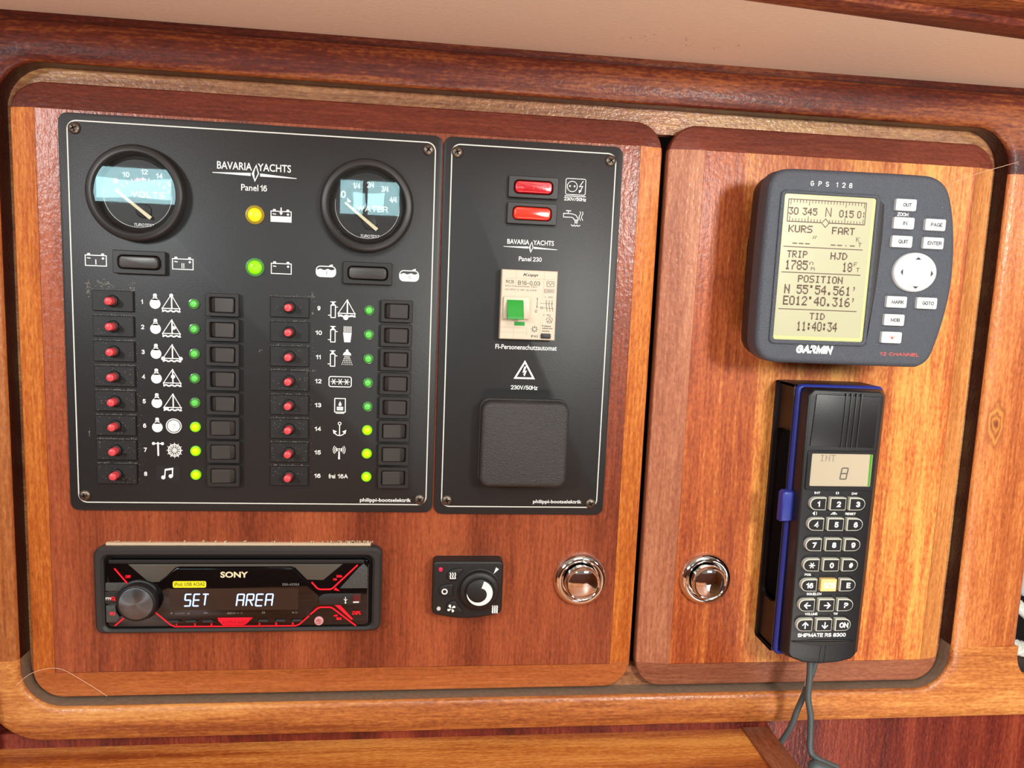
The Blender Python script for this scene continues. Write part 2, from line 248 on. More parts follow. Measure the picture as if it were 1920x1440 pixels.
class MB:
    def __init__(s, T=None): s.v = []; s.f = []; s.T = T
    def P(s, x, z, h):
        s.v.append(s.T(x, z, h) if s.T else (x, z, h)); return len(s.v) - 1
    def loops(s, L, cap0=True, cap1=True):
        ids = [[s.P(*p) for p in l] for l in L]; n = len(ids[0])
        for a, b in zip(ids, ids[1:]):
            for i in range(n): s.f.append((a[i], a[(i + 1) % n], b[(i + 1) % n], b[i]))
        if cap0: s.f.append(tuple(reversed(ids[0])))
        if cap1: s.f.append(tuple(ids[-1]))
        return s
    def prism(s, poly, h0, h1, b=0.0, seg=2):
        L = [[(x, z, h0) for x, z in poly]]
        if b <= 0: L.append([(x, z, h1) for x, z in poly])
        else:
            for i in range(seg + 1):
                t = PI / 2 * i / seg; q = inset(poly, b * (1 - math.cos(t))) if i else poly
                L.append([(x, z, h1 - b + b * math.sin(t)) for x, z in q])
        return s.loops(L)
    def box(s, x0, x1, z0, z1, h0, h1, b=0.0): return s.prism([(x0, z0), (x1, z0), (x1, z1), (x0, z1)], h0, h1, b, 1)
    def lathe(s, cx, cz, prof, n=32, cap=True):
        L = [[(cx + r * math.cos(2 * PI * i / n), cz + r * math.sin(2 * PI * i / n), h) for i in range(n)] for r, h in prof]
        return s.loops(L, cap, True)
    def ring(s, outer, inner, h0, h1, b=0.0):
        L = [[(x, z, h0) for x, z in outer], [(x, z, h1 - b) for x, z in outer]]
        if b: L.append([(x, z, h1) for x, z in inset(outer, b)])
        if b: L.append([(x, z, h1) for x, z in inset(inner, -b)])
        L += [[(x, z, h1 - b) for x, z in inner], [(x, z, h0) for x, z in inner]]
        return s.loops(L, False, False)
    def poly(s, pts, h):
        if sum(pts[i - 1][0] * pts[i][1] - pts[i][0] * pts[i - 1][1] for i in range(len(pts))) < 0: pts = pts[::-1]
        s.f.append(tuple(s.P(x, z, h) for x, z in pts)); return s
    def stroke(s, pts, wd, h, closed=False, joint=True):
        """one mitred ribbon with round ends; every ribbon lies a hair above the one before, so none share a plane"""
        s.nl = getattr(s, 'nl', 0) + 1; h = h + 0.0012 * (s.nl % 40)
        q = [pts[0]]
        for p in pts[1:]:
            if math.hypot(p[0] - q[-1][0], p[1] - q[-1][1]) > 1e-4: q.append(p)
        if closed and len(q) > 2 and math.hypot(q[0][0] - q[-1][0], q[0][1] - q[-1][1]) < 1e-4: q.pop()
        if len(q) > 3 and not closed and math.hypot(q[0][0] - q[-1][0], q[0][1] - q[-1][1]) < 1e-4: q.pop(); closed = True
        n = len(q)
        if n == 1: return s.poly(circ(q[0][0], q[0][1], wd / 2, 10), h)
        D = [((q[(i + 1) % n][0] - q[i][0]), (q[(i + 1) % n][1] - q[i][1])) for i in range(n if closed else n - 1)]; D = [(a / (math.hypot(a, b) or 1), b / (math.hypot(a, b) or 1)) for a, b in D]
        Lf, Rt = [], []
        for i in range(n):
            d1 = D[i - 1] if (closed or i > 0) else D[0]; d2 = D[i] if (closed or i < n - 1) else D[-1]
            nx, nz = -(d1[1] + d2[1]), d1[0] + d2[0]; l = math.hypot(nx, nz)
            if l < 0.3: nx, nz, l = -d1[1], d1[0], 1.0
            nx /= l; nz /= l; c = max(0.45, nx * -d1[1] + nz * d1[0]); m = wd / 2 / c
            Lf.append((q[i][0] + nx * m, q[i][1] + nz * m)); Rt.append((q[i][0] - nx * m, q[i][1] - nz * m))
        for i in range(n if closed else n - 1):
            k = (i + 1) % n; s.poly([Lf[i], Rt[i], Rt[k], Lf[k]], h)
        if joint and not closed:
            for p, d in ((q[0], (-D[0][0], -D[0][1])), (q[-1], D[-1])):
                a = math.atan2(d[1], d[0]); s.poly([(p[0] + wd / 2 * math.cos(a - PI / 2 + PI * t / 6), p[1] + wd / 2 * math.sin(a - PI / 2 + PI * t / 6)) for t in range(7)], h)
        return s
    def text(s, t, cx, cz, wd, ht, h, bold=0.0, shear=0.0):
        vs, fs = text_mesh(t, bold, shear); k = len(s.v)
        for x, z in vs: s.P(cx + x * wd, cz + z * ht, h)
        for f in fs: s.f.append(tuple(i + k for i in f))
        return s
    def sans(s, t, cx, cz, wd, ht, h, sw=0.17, gap=0.2, shear=0.0):
        """stroked sans-serif capitals and digits, fitted to a width and height; sw = stroke as a share of the height"""
        tot = sum(SANS[c][0] for c in t) + gap * (len(t) - 1); st = sw * ht; k = (wd - st) / max(tot, 0.05); kz = ht - st; x = cx - wd / 2 + st / 2; z = cz - ht / 2 + st / 2
        if tot < 0.05: k = 1
        for c in t:
            for pl in SANS[c][1]: s.stroke([(x + a * k + shear * (b_ - 0.5) * kz, z + b_ * kz) for a, b_ in pl], st, h)
            x += (SANS[c][0] + gap) * k
        return s
    def dots(s, t, cx, cz, wd, ht, h, gap=0.0):
        n = len(t) * 6 - 1; cw = wd / n; ch = ht / 7
        for i, c in enumerate(t):
            for j, col in enumerate(FONT5[c]):
                for r in range(7):
                    if col >> r & 1:
                        x = cx - wd / 2 + (i * 6 + j) * cw; z = cz + ht / 2 - r * ch
                        s.poly([(x, z), (x + cw * (1 - gap), z), (x + cw * (1 - gap), z - ch * (1 - gap)), (x, z - ch * (1 - gap))], h)
        return s
    def tube(s, pts, r, n=10, rx=None):
        P = [Vector(p) for p in pts]; L = []; pu = None
        for i, p in enumerate(P):
            d = (P[min(i + 1, len(P) - 1)] - P[max(i - 1, 0)]).normalized()
            a = d.cross(Vector((0, 0, 1)) if abs(d.z) < 0.9 else Vector((1, 0, 0))).normalized() if pu is None else (pu - d * pu.dot(d)).normalized()
            pu = a; b = d.cross(a); rr = r[i] if isinstance(r, (list, tuple)) else r
            L.append([tuple(p + (a * math.cos(2 * PI * k / n) + b * math.sin(2 * PI * k / n)) * rr) for k in range(n)])
        return s.loops(L)
    def build(s, name, m, parent=None, org=None, smooth=35, flat=False):
        if org is None: org = ORG[parent.name] if parent else (0, 0, 0)
        me = bpy.data.meshes.new(name)
        me.from_pydata([((x - org[0]) * U, -(h - org[2]) * U, (z - org[1]) * U) for x, z, h in s.v], [], s.f)
        bm = bmesh.new(); bm.from_mesh(me)
        if not flat:
            bmesh.ops.remove_doubles(bm, verts=bm.verts, dist=1e-7); bmesh.ops.recalc_face_normals(bm, faces=bm.faces)
        bm.to_mesh(me); bm.free()
        if smooth and not flat:
            me.polygons.foreach_set('use_smooth', [True] * len(me.polygons)); me.set_sharp_from_angle(angle=math.radians(smooth))
        me.materials.append(m); return link(bpy.data.objects.new(name, me), parent, org)
def link(o, parent, org):
    C.collection.objects.link(o); po = ORG[parent.name] if parent else (0, 0, 0); ORG[o.name] = org
    if parent: o.parent = parent
    o.location = ((org[0] - po[0]) * U, -(org[2] - po[2]) * U, (org[1] - po[1]) * U); return o
def dup(o, parent, org):
    c = o.copy(); return link(c, parent, org)
def dup_tree(o, parent, org):
    c = dup(o, parent, org); oo = ORG[o.name]
    for ch in list(o.children):
        q = ORG[ch.name]; dup(ch, c, (q[0] - oo[0] + org[0], q[1] - oo[1] + org[1], q[2] - oo[2] + org[2]))
    return c
def tag(o, label, cat, group=None, kind=None):
    if label: o['label'] = label
    if cat: o['category'] = cat
    if group: o['group'] = group
    if kind: o['kind'] = kind
    return o
def thing(name, label, cat, org, group=None):
    o = bpy.data.objects.new(name, None); o.empty_display_size = 0.01; link(o, None, org); return tag(o, label, cat, group)
def struct(o): o['kind'] = 'structure'; return o
def prop(o, label): o['label'] = label; return o

def cut(o, planes):
    """keep the part of a mesh on the positive side of every (point mm, normal) plane, both given as x,z"""
    bm = bmesh.new(); bm.from_mesh(o.data)
    for (px, pz), (nx, nz) in planes:
        bmesh.ops.bisect_plane(bm, geom=list(bm.verts) + list(bm.edges) + list(bm.faces), plane_co=(px * U, 0, pz * U), plane_no=(nx, 0, nz), clear_inner=True)
    bm.to_mesh(o.data); bm.free(); return o

# ------------------------------------------------------------------ the cabin behind the camera (seen in the glass and chrome)
def quad(name, pts, m):
    me = bpy.data.meshes.new(name); me.from_pydata(pts, [], [(0, 1, 2, 3)]); me.materials.append(m)
    o = bpy.data.objects.new(name, me); C.collection.objects.link(o); ORG[o.name] = (0, 0, 0); return struct(o)
X0, X1, Y1, Z0, Z1 = -1.9, 1.9, -2.6, -1.1, 0.95
quad('floor', [(X0, 0.1, Z0), (X1, 0.1, Z0), (X1, Y1, Z0), (X0, Y1, Z0)], M_floor)
quad('ceiling', [(X0, 0.1, Z1), (X1, 0.1, Z1), (X1, Y1, Z1), (X0, Y1, Z1)], M_hull)
quad('wall_left', [(X0, 0.1, Z0), (X0, 0.1, Z1), (X0, Y1, Z1), (X0, Y1, Z0)], W_room)
quad('wall_right', [(X1, 0.1, Z0), (X1, 0.1, Z1), (X1, Y1, Z1), (X1, Y1, Z0)], W_room)
quad('wall_front', [(X0, Y1, Z0), (X1, Y1, Z0), (X1, Y1, Z1), (X0, Y1, Z1)], W_room)
quad('trim_3', [(X0, Y1 + 0.01, 0.10), (X1, Y1 + 0.01, 0.10), (X1, Y1 + 0.01, 0.94), (X0, Y1 + 0.01, 0.94)], M_hull)
for i, (a, b) in enumerate(((-1.32, -0.86), (-0.33, -0.245), (-0.225, -0.105), (0.75, 1.25))):
    m = MB(); m.box(a * 1000, b * 1000, 245, 372, 2575, 2580)
    struct(m.build('window_%d' % (i + 1), M_window, None))
    f = MB(); f.ring(rrect(a * 1000 - 14, b * 1000 + 14, 231, 386, 22), rrect(a * 1000, b * 1000, 245, 372, 12), 2570, 2592, 2)
    struct(f.build('trim_%d' % (i + 10), M_gpsback, None))

# ------------------------------------------------------------------ bulkhead frame round the two doors
OX0, OX1, OZ0, OZ1, OR = -262.0, 410.0, -296.0, 122.6, 27.0
PROF = [(0, -16), (0, 1.6), (0.4, 2.8), (1.4, 3.8), (4, 4.7), (10, 5.3), (16, 5.0), (21, 4.0), (23.2, 2.9), (24, 1.2), (24, -8)]
def frame_loops(widen_right=1.0):
    L = []
    for u, h in PROF:
        ur = u if u <= 10 else 10 + (u - 10) * 3.11
        L.append([(x, z, h) for x, z in rrect(OX0 - u, OX1 + ur, OZ0 - u, OZ1 + u, OR + u * 0.5, 12)])
    return L
def frame_piece(name, m, planes, T=None):
    b = MB(); b.loops(frame_loops(), False, False); o = b.build(name, m, None); return struct(cut(o, planes))
ZB = -261.5; ZT = 92.0
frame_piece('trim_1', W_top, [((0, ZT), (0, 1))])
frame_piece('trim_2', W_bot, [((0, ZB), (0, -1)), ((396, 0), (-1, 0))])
frame_piece('trim_4', W_left, [((0, ZB), (0, 1)), ((0, ZT), (0, -1)), ((0, 0), (-1, 0))])
frame_piece('trim_5', W_right, [((0, ZB), (0, 1)), ((0, ZT), (0, -1)), ((0, 0), (1, 0))])
# bottom rail runs on past the right stile with a sweeping fillet
frame_piece('trim_6', W_bot, [((0, ZB), (0, -1)), ((396, 0), (1, 0)), ((0, -306), (0, 1)), ((421, 0), (-1, 0))])
b = MB(); sec = [(-320, -8), (-320, 1.2), (-319.2, 2.9), (-317, 4.0), (-312, 5.0), (-306, 5.3), (-300, 5.3), (-300, -8)]
b.loops([[(x, z, h) for z, h in (sec if x > 415 else sec[:6] + [(-306, 5.2), (-306, -8)])] for x in (396, 419, 420, 600)])
fil = [(419, -301), (419, ZB), (463.6, ZB)] + [(485.6 - 22 * math.cos(t), -268 - 22 * math.sin(t)) for t in [PI / 2 * i / 8 for i in range(9)]] + [(600, -290), (600, -301)]
b.prism(fil, -8, 5.22); struct(b.build('trim_18', W_bot, None))
# inner wall of the opening: dust along the bottom, shade painted dark elsewhere
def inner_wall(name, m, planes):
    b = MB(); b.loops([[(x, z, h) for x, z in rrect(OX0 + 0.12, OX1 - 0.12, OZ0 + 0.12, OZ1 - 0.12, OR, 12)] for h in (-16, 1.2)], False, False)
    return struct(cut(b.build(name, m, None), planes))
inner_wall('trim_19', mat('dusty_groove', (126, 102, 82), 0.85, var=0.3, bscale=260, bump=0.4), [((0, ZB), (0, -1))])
inner_wall('trim_20', wood('mahogany_groove_shade', (34, 9, 6), (48, 15, 10), (66, 24, 15), 'X', band=0.4), [((0, ZB), (0, 1))])
# flat strip above the top rail and the cabin side behind
struct(MB().box(-420, 560, 144, 154, -10, 0.5, 0.4).build('trim_7', W_top, None))
# inner ledge carrying the doors
b = MB(); b.ring(rrect(OX0 - 3, OX1 + 3, OZ0 - 3, OZ1 + 3, OR, 6), rrect(-246, 392, -281, 106.5, 8, 6), -20, -12)
struct(b.build('trim_8', W_ledge, None))
struct(MB().box(-300, 470, -320, 150, -62, -60).build('wall_back', M_dark, None))
# recessed lower bulkhead and the little corner post on the left
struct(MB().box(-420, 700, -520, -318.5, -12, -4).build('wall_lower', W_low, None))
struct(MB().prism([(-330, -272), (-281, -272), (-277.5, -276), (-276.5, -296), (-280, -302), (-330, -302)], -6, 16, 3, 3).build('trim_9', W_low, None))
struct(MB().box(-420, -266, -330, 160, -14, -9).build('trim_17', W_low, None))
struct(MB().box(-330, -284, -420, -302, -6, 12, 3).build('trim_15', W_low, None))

# soffit and the timber trim at its front edge
sl = (118.7 - 100.1) / (175.7 - 331.7)
edge = lambda x: 118.7 + (x - 175.7) * sl
soff = [(-700, 0), (800, 0), (800, edge(800) + 8), (-700, edge(-700) + 8)]
b = MB(T=lambda x, h, z: (x, z, h)); b.prism([(x, h) for x, h in soff], 151.6, 156); struct(b.build('ceiling_soffit', M_cream, None))
dots = MB(T=lambda x, h, z: (x, z, h)); random.seed(4)
for cx, ch in ((130, 80), (118, 64), (152, 78), (176, 60), (186, 70), (172, 82), (128, 66), (160, 62)):
    for k in range(3): dots.poly(circ(cx + random.uniform(-3, 3), ch * 0.6 + random.uniform(-3, 3), random.uniform(0.2, 0.55), 6), 151.5)
tag(dots.build('paint_fleck', mat('brown_fleck', (120, 70, 50), 0.8), None, flat=True), 'tiny brown specks on the beige soffit', 'speck', kind='stuff')
sec = [(0, 0), (0, 5), (0.6, 8), (3, 11)] + [(4 + 3 * i, -1.5 - 0.2 * i) for i in range(1)]
prof = [(0, 6), (0, -1.5), (1.5, -3.4), (5, -4.2), (14, -4.0), (17, -3.0), (18.5, 0), (34, 1.5), (38, 5), (40, 12), (40, 60), (0, 60)]
b = MB(); L = []
for x in (-700, 0, 300, 800): L.append([(x, 151.6 + dz, edge(x) + dh) for dh, dz in prof])
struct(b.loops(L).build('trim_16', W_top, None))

# ------------------------------------------------------------------ cabinet doors
def cabinet_door(label, x0, x1, z0, z1, ix0, ix1, iz0, iz1, rad, mp, mt, mb_, ml, mr):
    t = thing('cabinet_door', label, 'cabinet door', ((x0 + x1) / 2, (z0 + z1) / 2, -12)); og = ORG[t.name]
    MB().box(ix0, ix1, iz0, iz1, -12, 0, 0.25).build('door_panel', mp, t, org=og)
    n = 16; out = rrect(x0, x1, z0, z1, rad, n); inn = [(ix1, iz1)] * n + [(ix0, iz1)] * n + [(ix0, iz0)] * n + [(ix1, iz0)] * n
    def ringmesh():
        b = MB(); o2 = inset(out, 0.9)
        b.loops([[(x, z, -12) for x, z in out], [(x, z, -5.2) for x, z in out], [(x, z, -4.5) for x, z in inset(out, 0.3)], [(x, z, -4.0) for x, z in o2], [(x, z, -0.05) for x, z in inn]], False, False); return b
    def rel(p): return (p[0] - og[0], p[1] - og[1])
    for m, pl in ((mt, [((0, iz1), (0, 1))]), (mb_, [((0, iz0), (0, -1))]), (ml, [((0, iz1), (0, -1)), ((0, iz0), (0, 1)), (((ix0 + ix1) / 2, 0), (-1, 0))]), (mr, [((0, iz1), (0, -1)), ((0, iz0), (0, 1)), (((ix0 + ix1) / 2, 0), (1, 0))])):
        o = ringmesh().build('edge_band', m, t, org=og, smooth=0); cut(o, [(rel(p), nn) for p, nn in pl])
    return t
cabinet_door('large varnished mahogany cabinet door carrying the black switch panels and the car radio', -257, 158.3, -292.6, 112.4, -240.8, 142.2, -272.6, 96, 20, W_door1, W_edge_h, W_edge_b, W_edge_v, W_edge_v)
cabinet_door('narrow golden-striped mahogany cabinet door behind the GPS unit and the telephone handset', 162.9, 403.4, -292.6, 112.4, 187, 386.6, -273.6, 95.8, 20, W_door2, W_edge_h, W_edge_b2, W_edge_v2, W_edge_v3)

# ------------------------------------------------------------------ shared small parts
def screw_head(parent, x, z, h, rot, r=3.7):
    b = MB(); b.lathe(x, z, [(r, h), (r, h + 0.5), (r * 0.86, h + 1.3), (r * 0.55, h + 1.8), (0.25, h + 2.0)], 20); o = b.build('screw', M_screw, parent, org=(x, z, h))
    s = MB()
    for k in (0, PI / 2):
        c, q = math.cos(rot + k), math.sin(rot + k); w2, l2 = 0.42, r * 0.5
        s.prism([(x + c * l2 - q * w2, z + q * l2 + c * w2), (x - c * l2 - q * w2, z - q * l2 + c * w2), (x - c * l2 + q * w2, z - q * l2 - c * w2), (x + c * l2 + q * w2, z + q * l2 - c * w2)], h + 1.6, h + 2.15)
    s.build('cross_slot', M_dark, o, org=(x, z, h)); return o
def faceplate(t, x0, x1, z0, z1, rad):
    MB().prism(rrect(x0, x1, z0, z1, rad), 0.02, 2, 0.5).build('faceplate', M_plate, t)
def print_part(name, parent, m, fn, h=2.06, label=None):
    b = MB(); fn(b, h); o = b.build(name, m, parent, flat=True)
    if label: o['label'] = label
    return o
def logo(t, ba, ya, zc, ht, w1, w2, zs, th, dia):
    def f(b, h):
        b.text('BAVARIA', (ba[0] + ba[1]) / 2, zc, ba[1] - ba[0], ht, h, 0.012); b.text('YACHTS', (ya[0] + ya[1]) / 2, zc, ya[1] - ya[0], ht, h, 0.012)
        b.poly([(w1[0], zs + th * 0.1), (w1[1], zs + th / 2), (w1[1], zs - th / 2), (w1[0], zs - th * 0.1)], h)
        b.poly([(w2[1], zs - th * 0.4), (w2[0], zs + th / 2), (w2[0], zs - th / 2), (w2[1], zs - th * 0.6)], h)
        dx, dz, dw, dh = dia
        b.stroke([(dx - dw * 0.08, dz - dh / 2), (dx - dw / 2, dz - dh * 0.05), (dx + dw * 0.15, dz + dh / 2), (dx + dw / 2, dz - dh * 0.02)], th * 0.36, h, True)
        b.poly([(dx - dw * 0.08, dz - dh / 2), (dx - dw / 2, dz - dh * 0.05), (dx - dw * 0.05, dz + dh * 0.25), (dx - dw * 0.2, dz)], h + 0.01)
    print_part('logo', t, M_white, f)
def rule(t, x0, x1, z0, z1, r, wd=0.75):
    print_part('border_line', t, M_rule, lambda b, h: b.stroke(rrect(x0, x1, z0, z1, r, 7), wd, h, True, False))

# rockers -----------------------------------------------------------
def housing(b, w2, h2, iw, ih, r, ir, top=3.6):
    b.ring(rrect(-w2, w2, -h2, h2, r, 4), rrect(-iw, iw, -ih, ih, ir, 4), 0, top, 0.35)
def rocker_cap(iw, ih, left_high, depth=(1.4, 5.6), rr=0.8):
    """tilted, slightly hollow cap with softened edges; the pressed end sits low in the well"""
    b = MB(); g = 0.12; ts = [0, 0.04, 0.3, 0.6, 0.76, 0.79, 0.84, 0.92, 1.0]; zs = ih - g
    def hh(t): return (4.6 - 1.2 * t / 0.79 - 0.25 * math.sin(PI * t / 0.79) - (0.5 if t == 0 else 0)) if t <= 0.79 else 3.4 - 2.9 * ((t - 0.79) / 0.21) ** 0.8
    if not left_high: ts = ts[::-1]
    rows = []
    for t in ts:
        x = (-iw + g + 2 * (iw - g) * t) if left_high else (iw - g - 2 * (iw - g) * t); hz = zs * (0.965 if t in (0, 1.0) else 1); y = hh(t)
        rows.append([(x, -hz, 0), (x, -hz, y - 0.35), (x, -hz + 0.4, y), (x, hz - 0.4, y), (x, hz, y - 0.35), (x, hz, 0)])
    b.loops(rows); return b
def rocker_switch(parent, x, z, left_high):
    key = 'sm%d' % left_high
    if key not in PROTO:
        b = MB(); housing(b, 10.4, 7.35, 7.9, 4.9, 1.0, 0.9); b.T = None
        base = b; o = MB(); o.v = [(vx + x, vz + z, vh + 2) for vx, vz, vh in b.v]; o.f = b.f
        s = o.build('rocker_switch', M_plast, parent, org=(x, z, 2))
        w_ = MB(); w_.box(x - 7.9, x + 7.9, z - 4.9, z + 4.9, 2.0, 2.3); w_.build('switch_well', M_dark, s, org=(x, z, 2))
        c = rocker_cap(7.5, 4.7, left_high); c.v = [(vx + x, vz + z, vh + 2.3) for vx, vz, vh in c.v]; c.build('rocker', M_rock, s, org=(x, z, 2))
        PROTO[key] = s; return s
    return dup_tree(PROTO[key], parent, (x, z, 2))
PROTO = {}
def wide_rocker(parent, x, z, cap_m, left_high, lw=16.0, lh=7.2, lens=False):
    o = MB(); b = MB(); b.ring(rrect(-lw, lw, -lh, lh, 0.9, 4), rrect(-12.9, 12.9, -4.3, 4.3, 2.8, 4), 0, 3.2, 0.4)
    o.v = [(a + x, c + z, d + 2) for a, c, d in b.v]; o.f = b.f; s = o.build('rocker_switch', M_plast, parent, org=(x, z, 2))
    MB().prism(rrect(x - 12.9, x + 12.9, z - 4.3, z + 4.3, 2.8, 4), 2.0, 2.3).build('switch_well', M_dark, s, org=(x, z, 2))
    d0, d1 = (3.2, 6.2) if left_high else (6.2, 3.2)
    q = rrect(-12.2, 12.2, -3.7, 3.7, 2.3, 5); c = MB()
    tilt = lambda px: (d0 + (d1 - d0) * (px + 12.2) / 24.4) if not lens else 4.4
    if lens == 'lit': tilt = lambda px: 5.9 + (3.9 - 5.9) * (px + 12.2) / 24.4
    L = [[(px + x, pz + z, 2.3) for px, pz in q]]
    for i in range(4):
        t = PI / 2 * i / 3; qq = inset(q, 0.9 * (1 - math.cos(t))) if i else q
        L.append([(px + x, pz + z, 2.3 + max(0.5, (tilt(p0[0]) if not left_high or lens else d1 + (d0 - d1) * (1 - (p0[0] + 12.2) / 24.4)) - 0.9 + 0.9 * math.sin(t))) for (px, pz), p0 in zip(qq, q)])
    c.loops(L); c.build('rocker', cap_m, s, org=(x, z, 2)); return s
def indicator(parent, x, z, r, ring_m, lens_m, lit=False, name='indicator_lamp'):
    key = (r, ring_m.name, lens_m.name)
    if key in PROTO: return dup_tree(PROTO[key], parent, (x, z, 2))
    b = MB(); b.lathe(x, z, [(r, 2), (r, 2.5), (r * 0.93, 3.0), (r * 0.8, 3.1), (r * 0.74, 2.5), (0.1, 2.4)], 24); s = b.build(name, ring_m, parent, org=(x, z, 2))
    d = MB(); d.lathe(x, z, [(r * 0.7, 2.4), (r * 0.7, 3.2), (r * 0.62, 3.9), (r * 0.48, 4.25), (r * 0.44, 4.1), (r * 0.3, 4.3), (r * 0.26, 4.2), (0.05, 4.35)], 24); d.build('lens', lens_m, s, org=(x, z, 2))
    PROTO[key] = s; return s

# pictograms (all in millimetres, drawn round their own centre) -------
def ic_bulb(b, x, z, h):
    b.poly(circ(x, z - 1.7, 3.35, 22), h); b.poly([(x - 1.9, z + 0.6), (x + 1.9, z + 0.6), (x + 1.1, z + 2.6), (x - 1.1, z + 2.6)], h); b.poly(rrect(x - 1.15, x + 1.15, z + 2.2, z + 4.7, 0.8, 4), h)
def ic_boat(b, x, z, h, kind=0, s=1.0):
    P_ = lambda a, c: (x + a * s, z + c * s)
    b.stroke([P_(-5.6, -3.2), P_(0, 5.6), P_(5.0, -3.2)], 0.5, h); b.stroke([P_(0.2, 5.4), P_(0.2, -3.4)], 0.85, h)
    b.stroke([P_(-5.8, -3.3), P_(5.3, -3.3)], 0.6, h); b.stroke([P_(-5.8, -3.3), P_(-5.2, -5.2)], 0.6, h); b.stroke([P_(5.3, -3.3), P_(4.9, -4.6)], 0.6, h)
    b.stroke([P_(-5.4 + 10.6 * i / 12, -5.0 + (0.35 if i % 4 in (1, 2) else -0.25)) for i in range(13)], 0.95, h)
    if kind == 0: b.poly(circ(*P_(0, 5.1), 1.2, 12), h)
    if kind == 1: b.poly([P_(0.4, 1.6), P_(1.2, 1.7), P_(2.4, 0.9), P_(2.5, -0.2), P_(1.4, -0.8), P_(0.4, -0.6)], h)
    if kind == 2: b.poly(circ(*P_(-5.6, -3.5), 1.35, 12), h); b.poly(circ(*P_(5.3, -3.4), 1.3, 12), h)
    if kind == 3: b.poly(circ(*P_(0.3, 0.9), 1.35, 12), h)
    if kind == 4: b.poly(rrect(x - 5.4 * s, x - 2.6 * s, z - 5.2 * s, z - 3.6 * s, 0.5, 3), h)
    if kind == 5: b.poly(circ(*P_(-0.8, -6.0), 1.7, 12), h); b.stroke([P_(-5.4, -4.9), P_(-2, -5.6)], 0.5, h); b.stroke([P_(5, -4.7), P_(2, -5.4), P_(1, -4.6)], 0.5, h)
def ic_pump(b, x, z, h):
    b.stroke(rrect(x - 1.45, x + 1.45, z - 5.4, z + 2.7, 0.05, 2), 0.62, h, True); b.stroke([(x + 1.5, z + 1.7), (x + 2.9, z + 1.5)], 0.55, h); b.stroke([(x - 1.5, z - 4), (x - 3, z - 3.9)], 0.55, h)
    b.stroke([(x - 1.6, z + 4.9), (x + 1.6, z + 4.9)], 0.5, h); b.poly([(x - 1, z + 4.7), (x + 1, z + 4.7), (x + 0.6, z + 3.8), (x + 1.3, z + 3), (x - 1.3, z + 3), (x - 0.6, z + 3.8)], h)
def ic_battery(b, x, z, h, w2=6.3, kind=None):
    b.stroke([(x - w2, z - 3.6), (x + w2, z - 3.6), (x + w2, z + 2.9), (x - w2, z + 2.9)], 0.55, h, True)
    for sx in (-1, 1): b.poly([(x + sx * 4.2 - 1, z + 2.9), (x + sx * 4.2 + 1, z + 2.9), (x + sx * 4.2 + 0.8, z + 4.2), (x + sx * 4.2 - 0.8, z + 4.2)], h)
    b.stroke([(x - 5, z + 1.2), (x - 3.4, z + 1.0)], 0.6, h); b.poly([(x + 4.3, z + 2), (x + 5.2, z + 1.1), (x + 4.3, z + 0.2), (x + 3.4, z + 1.1)], h)
    if kind == 1: b.stroke([(x, z - 2.6), (x, z + 0.1)], 0.6, h)
    if kind == 2: b.stroke([(x - 0.5, z - 2.7), (x - 0.5, z + 0.1)], 0.5, h); b.stroke([(x + 0.6, z - 2.7), (x + 0.6, z + 0.1)], 0.5, h)
    if kind == 3:
        b.poly([(x - w2, z - 3.6), (x + w2, z - 3.6), (x + w2, z - 0.2), (x - w2, z - 0.2)], h)
        b.stroke([(x, z + 5), (x, z + 2)], 0.8, h); b.poly([(x - 1.2, z + 2.2), (x + 1.2, z + 2.2), (x, z + 0.5)], h)
def ic_tank(b, x, z, h):
    b.stroke(rrect(x - 6.2, x + 6.2, z - 3.7, z + 3.0, 2.6, 5), 0.6, h, True); b.stroke([(x + 2.4, z + 3.3), (x + 3.9, z + 3.9)], 1.0, h)
    top = [(x + 6 - 12 * i / 16, z + 0.95 + 0.4 * math.cos(i * PI / 3.2)) for i in range(17)]
    b.poly(top + [(x - 6.2, z - 1.5), (x - 5.4, z - 3.0), (x - 3.6, z - 3.8), (x + 3.6, z - 3.8), (x + 5.4, z - 3.0), (x + 6.2, z - 1.5)], h)

# ------------------------------------------------------------------ switch panel (left)
sp = thing('switch_panel', 'large black switch panel with two round gauges and sixteen numbered switches', 'switch panel', (-108.5, -32.5, 0))
faceplate(sp, -226.6, 9.5, -158.6, 93.8, 5.5)
rule(sp, -221.2, 4.9, -153.0, 89.2, 5.5)
for x, z, a in ((-217, 84.6, 0.4), (0.4, 84.6, 0.9), (-217.2, -148.3, 0.2), (0.5, -149.2, 0.7)): screw_head(sp, x, z, 2, a)
logo(sp, (-132.2, -110.8), (-107.2, -86.6), 67.4, 4.7, (-135.1, -111.6), (-105.8, -83.1), 62.6, 1.9, (-108.7, 63.6, 3.8, 9.6))
print_part('lettering', sp, M_white, lambda b, h: (b.text('Panel', -112.2, 54.4, 10.6, 4.0, h, 0.008), b.sans('16', -103.6, 54.4, 4.2, 3.8, h, 0.15)))
print_part('lettering', sp, M_white, lambda b, h: b.text('philippi-bootselektrik', -22.6, -150.3, 34.6, 3.3, h, 0.02))
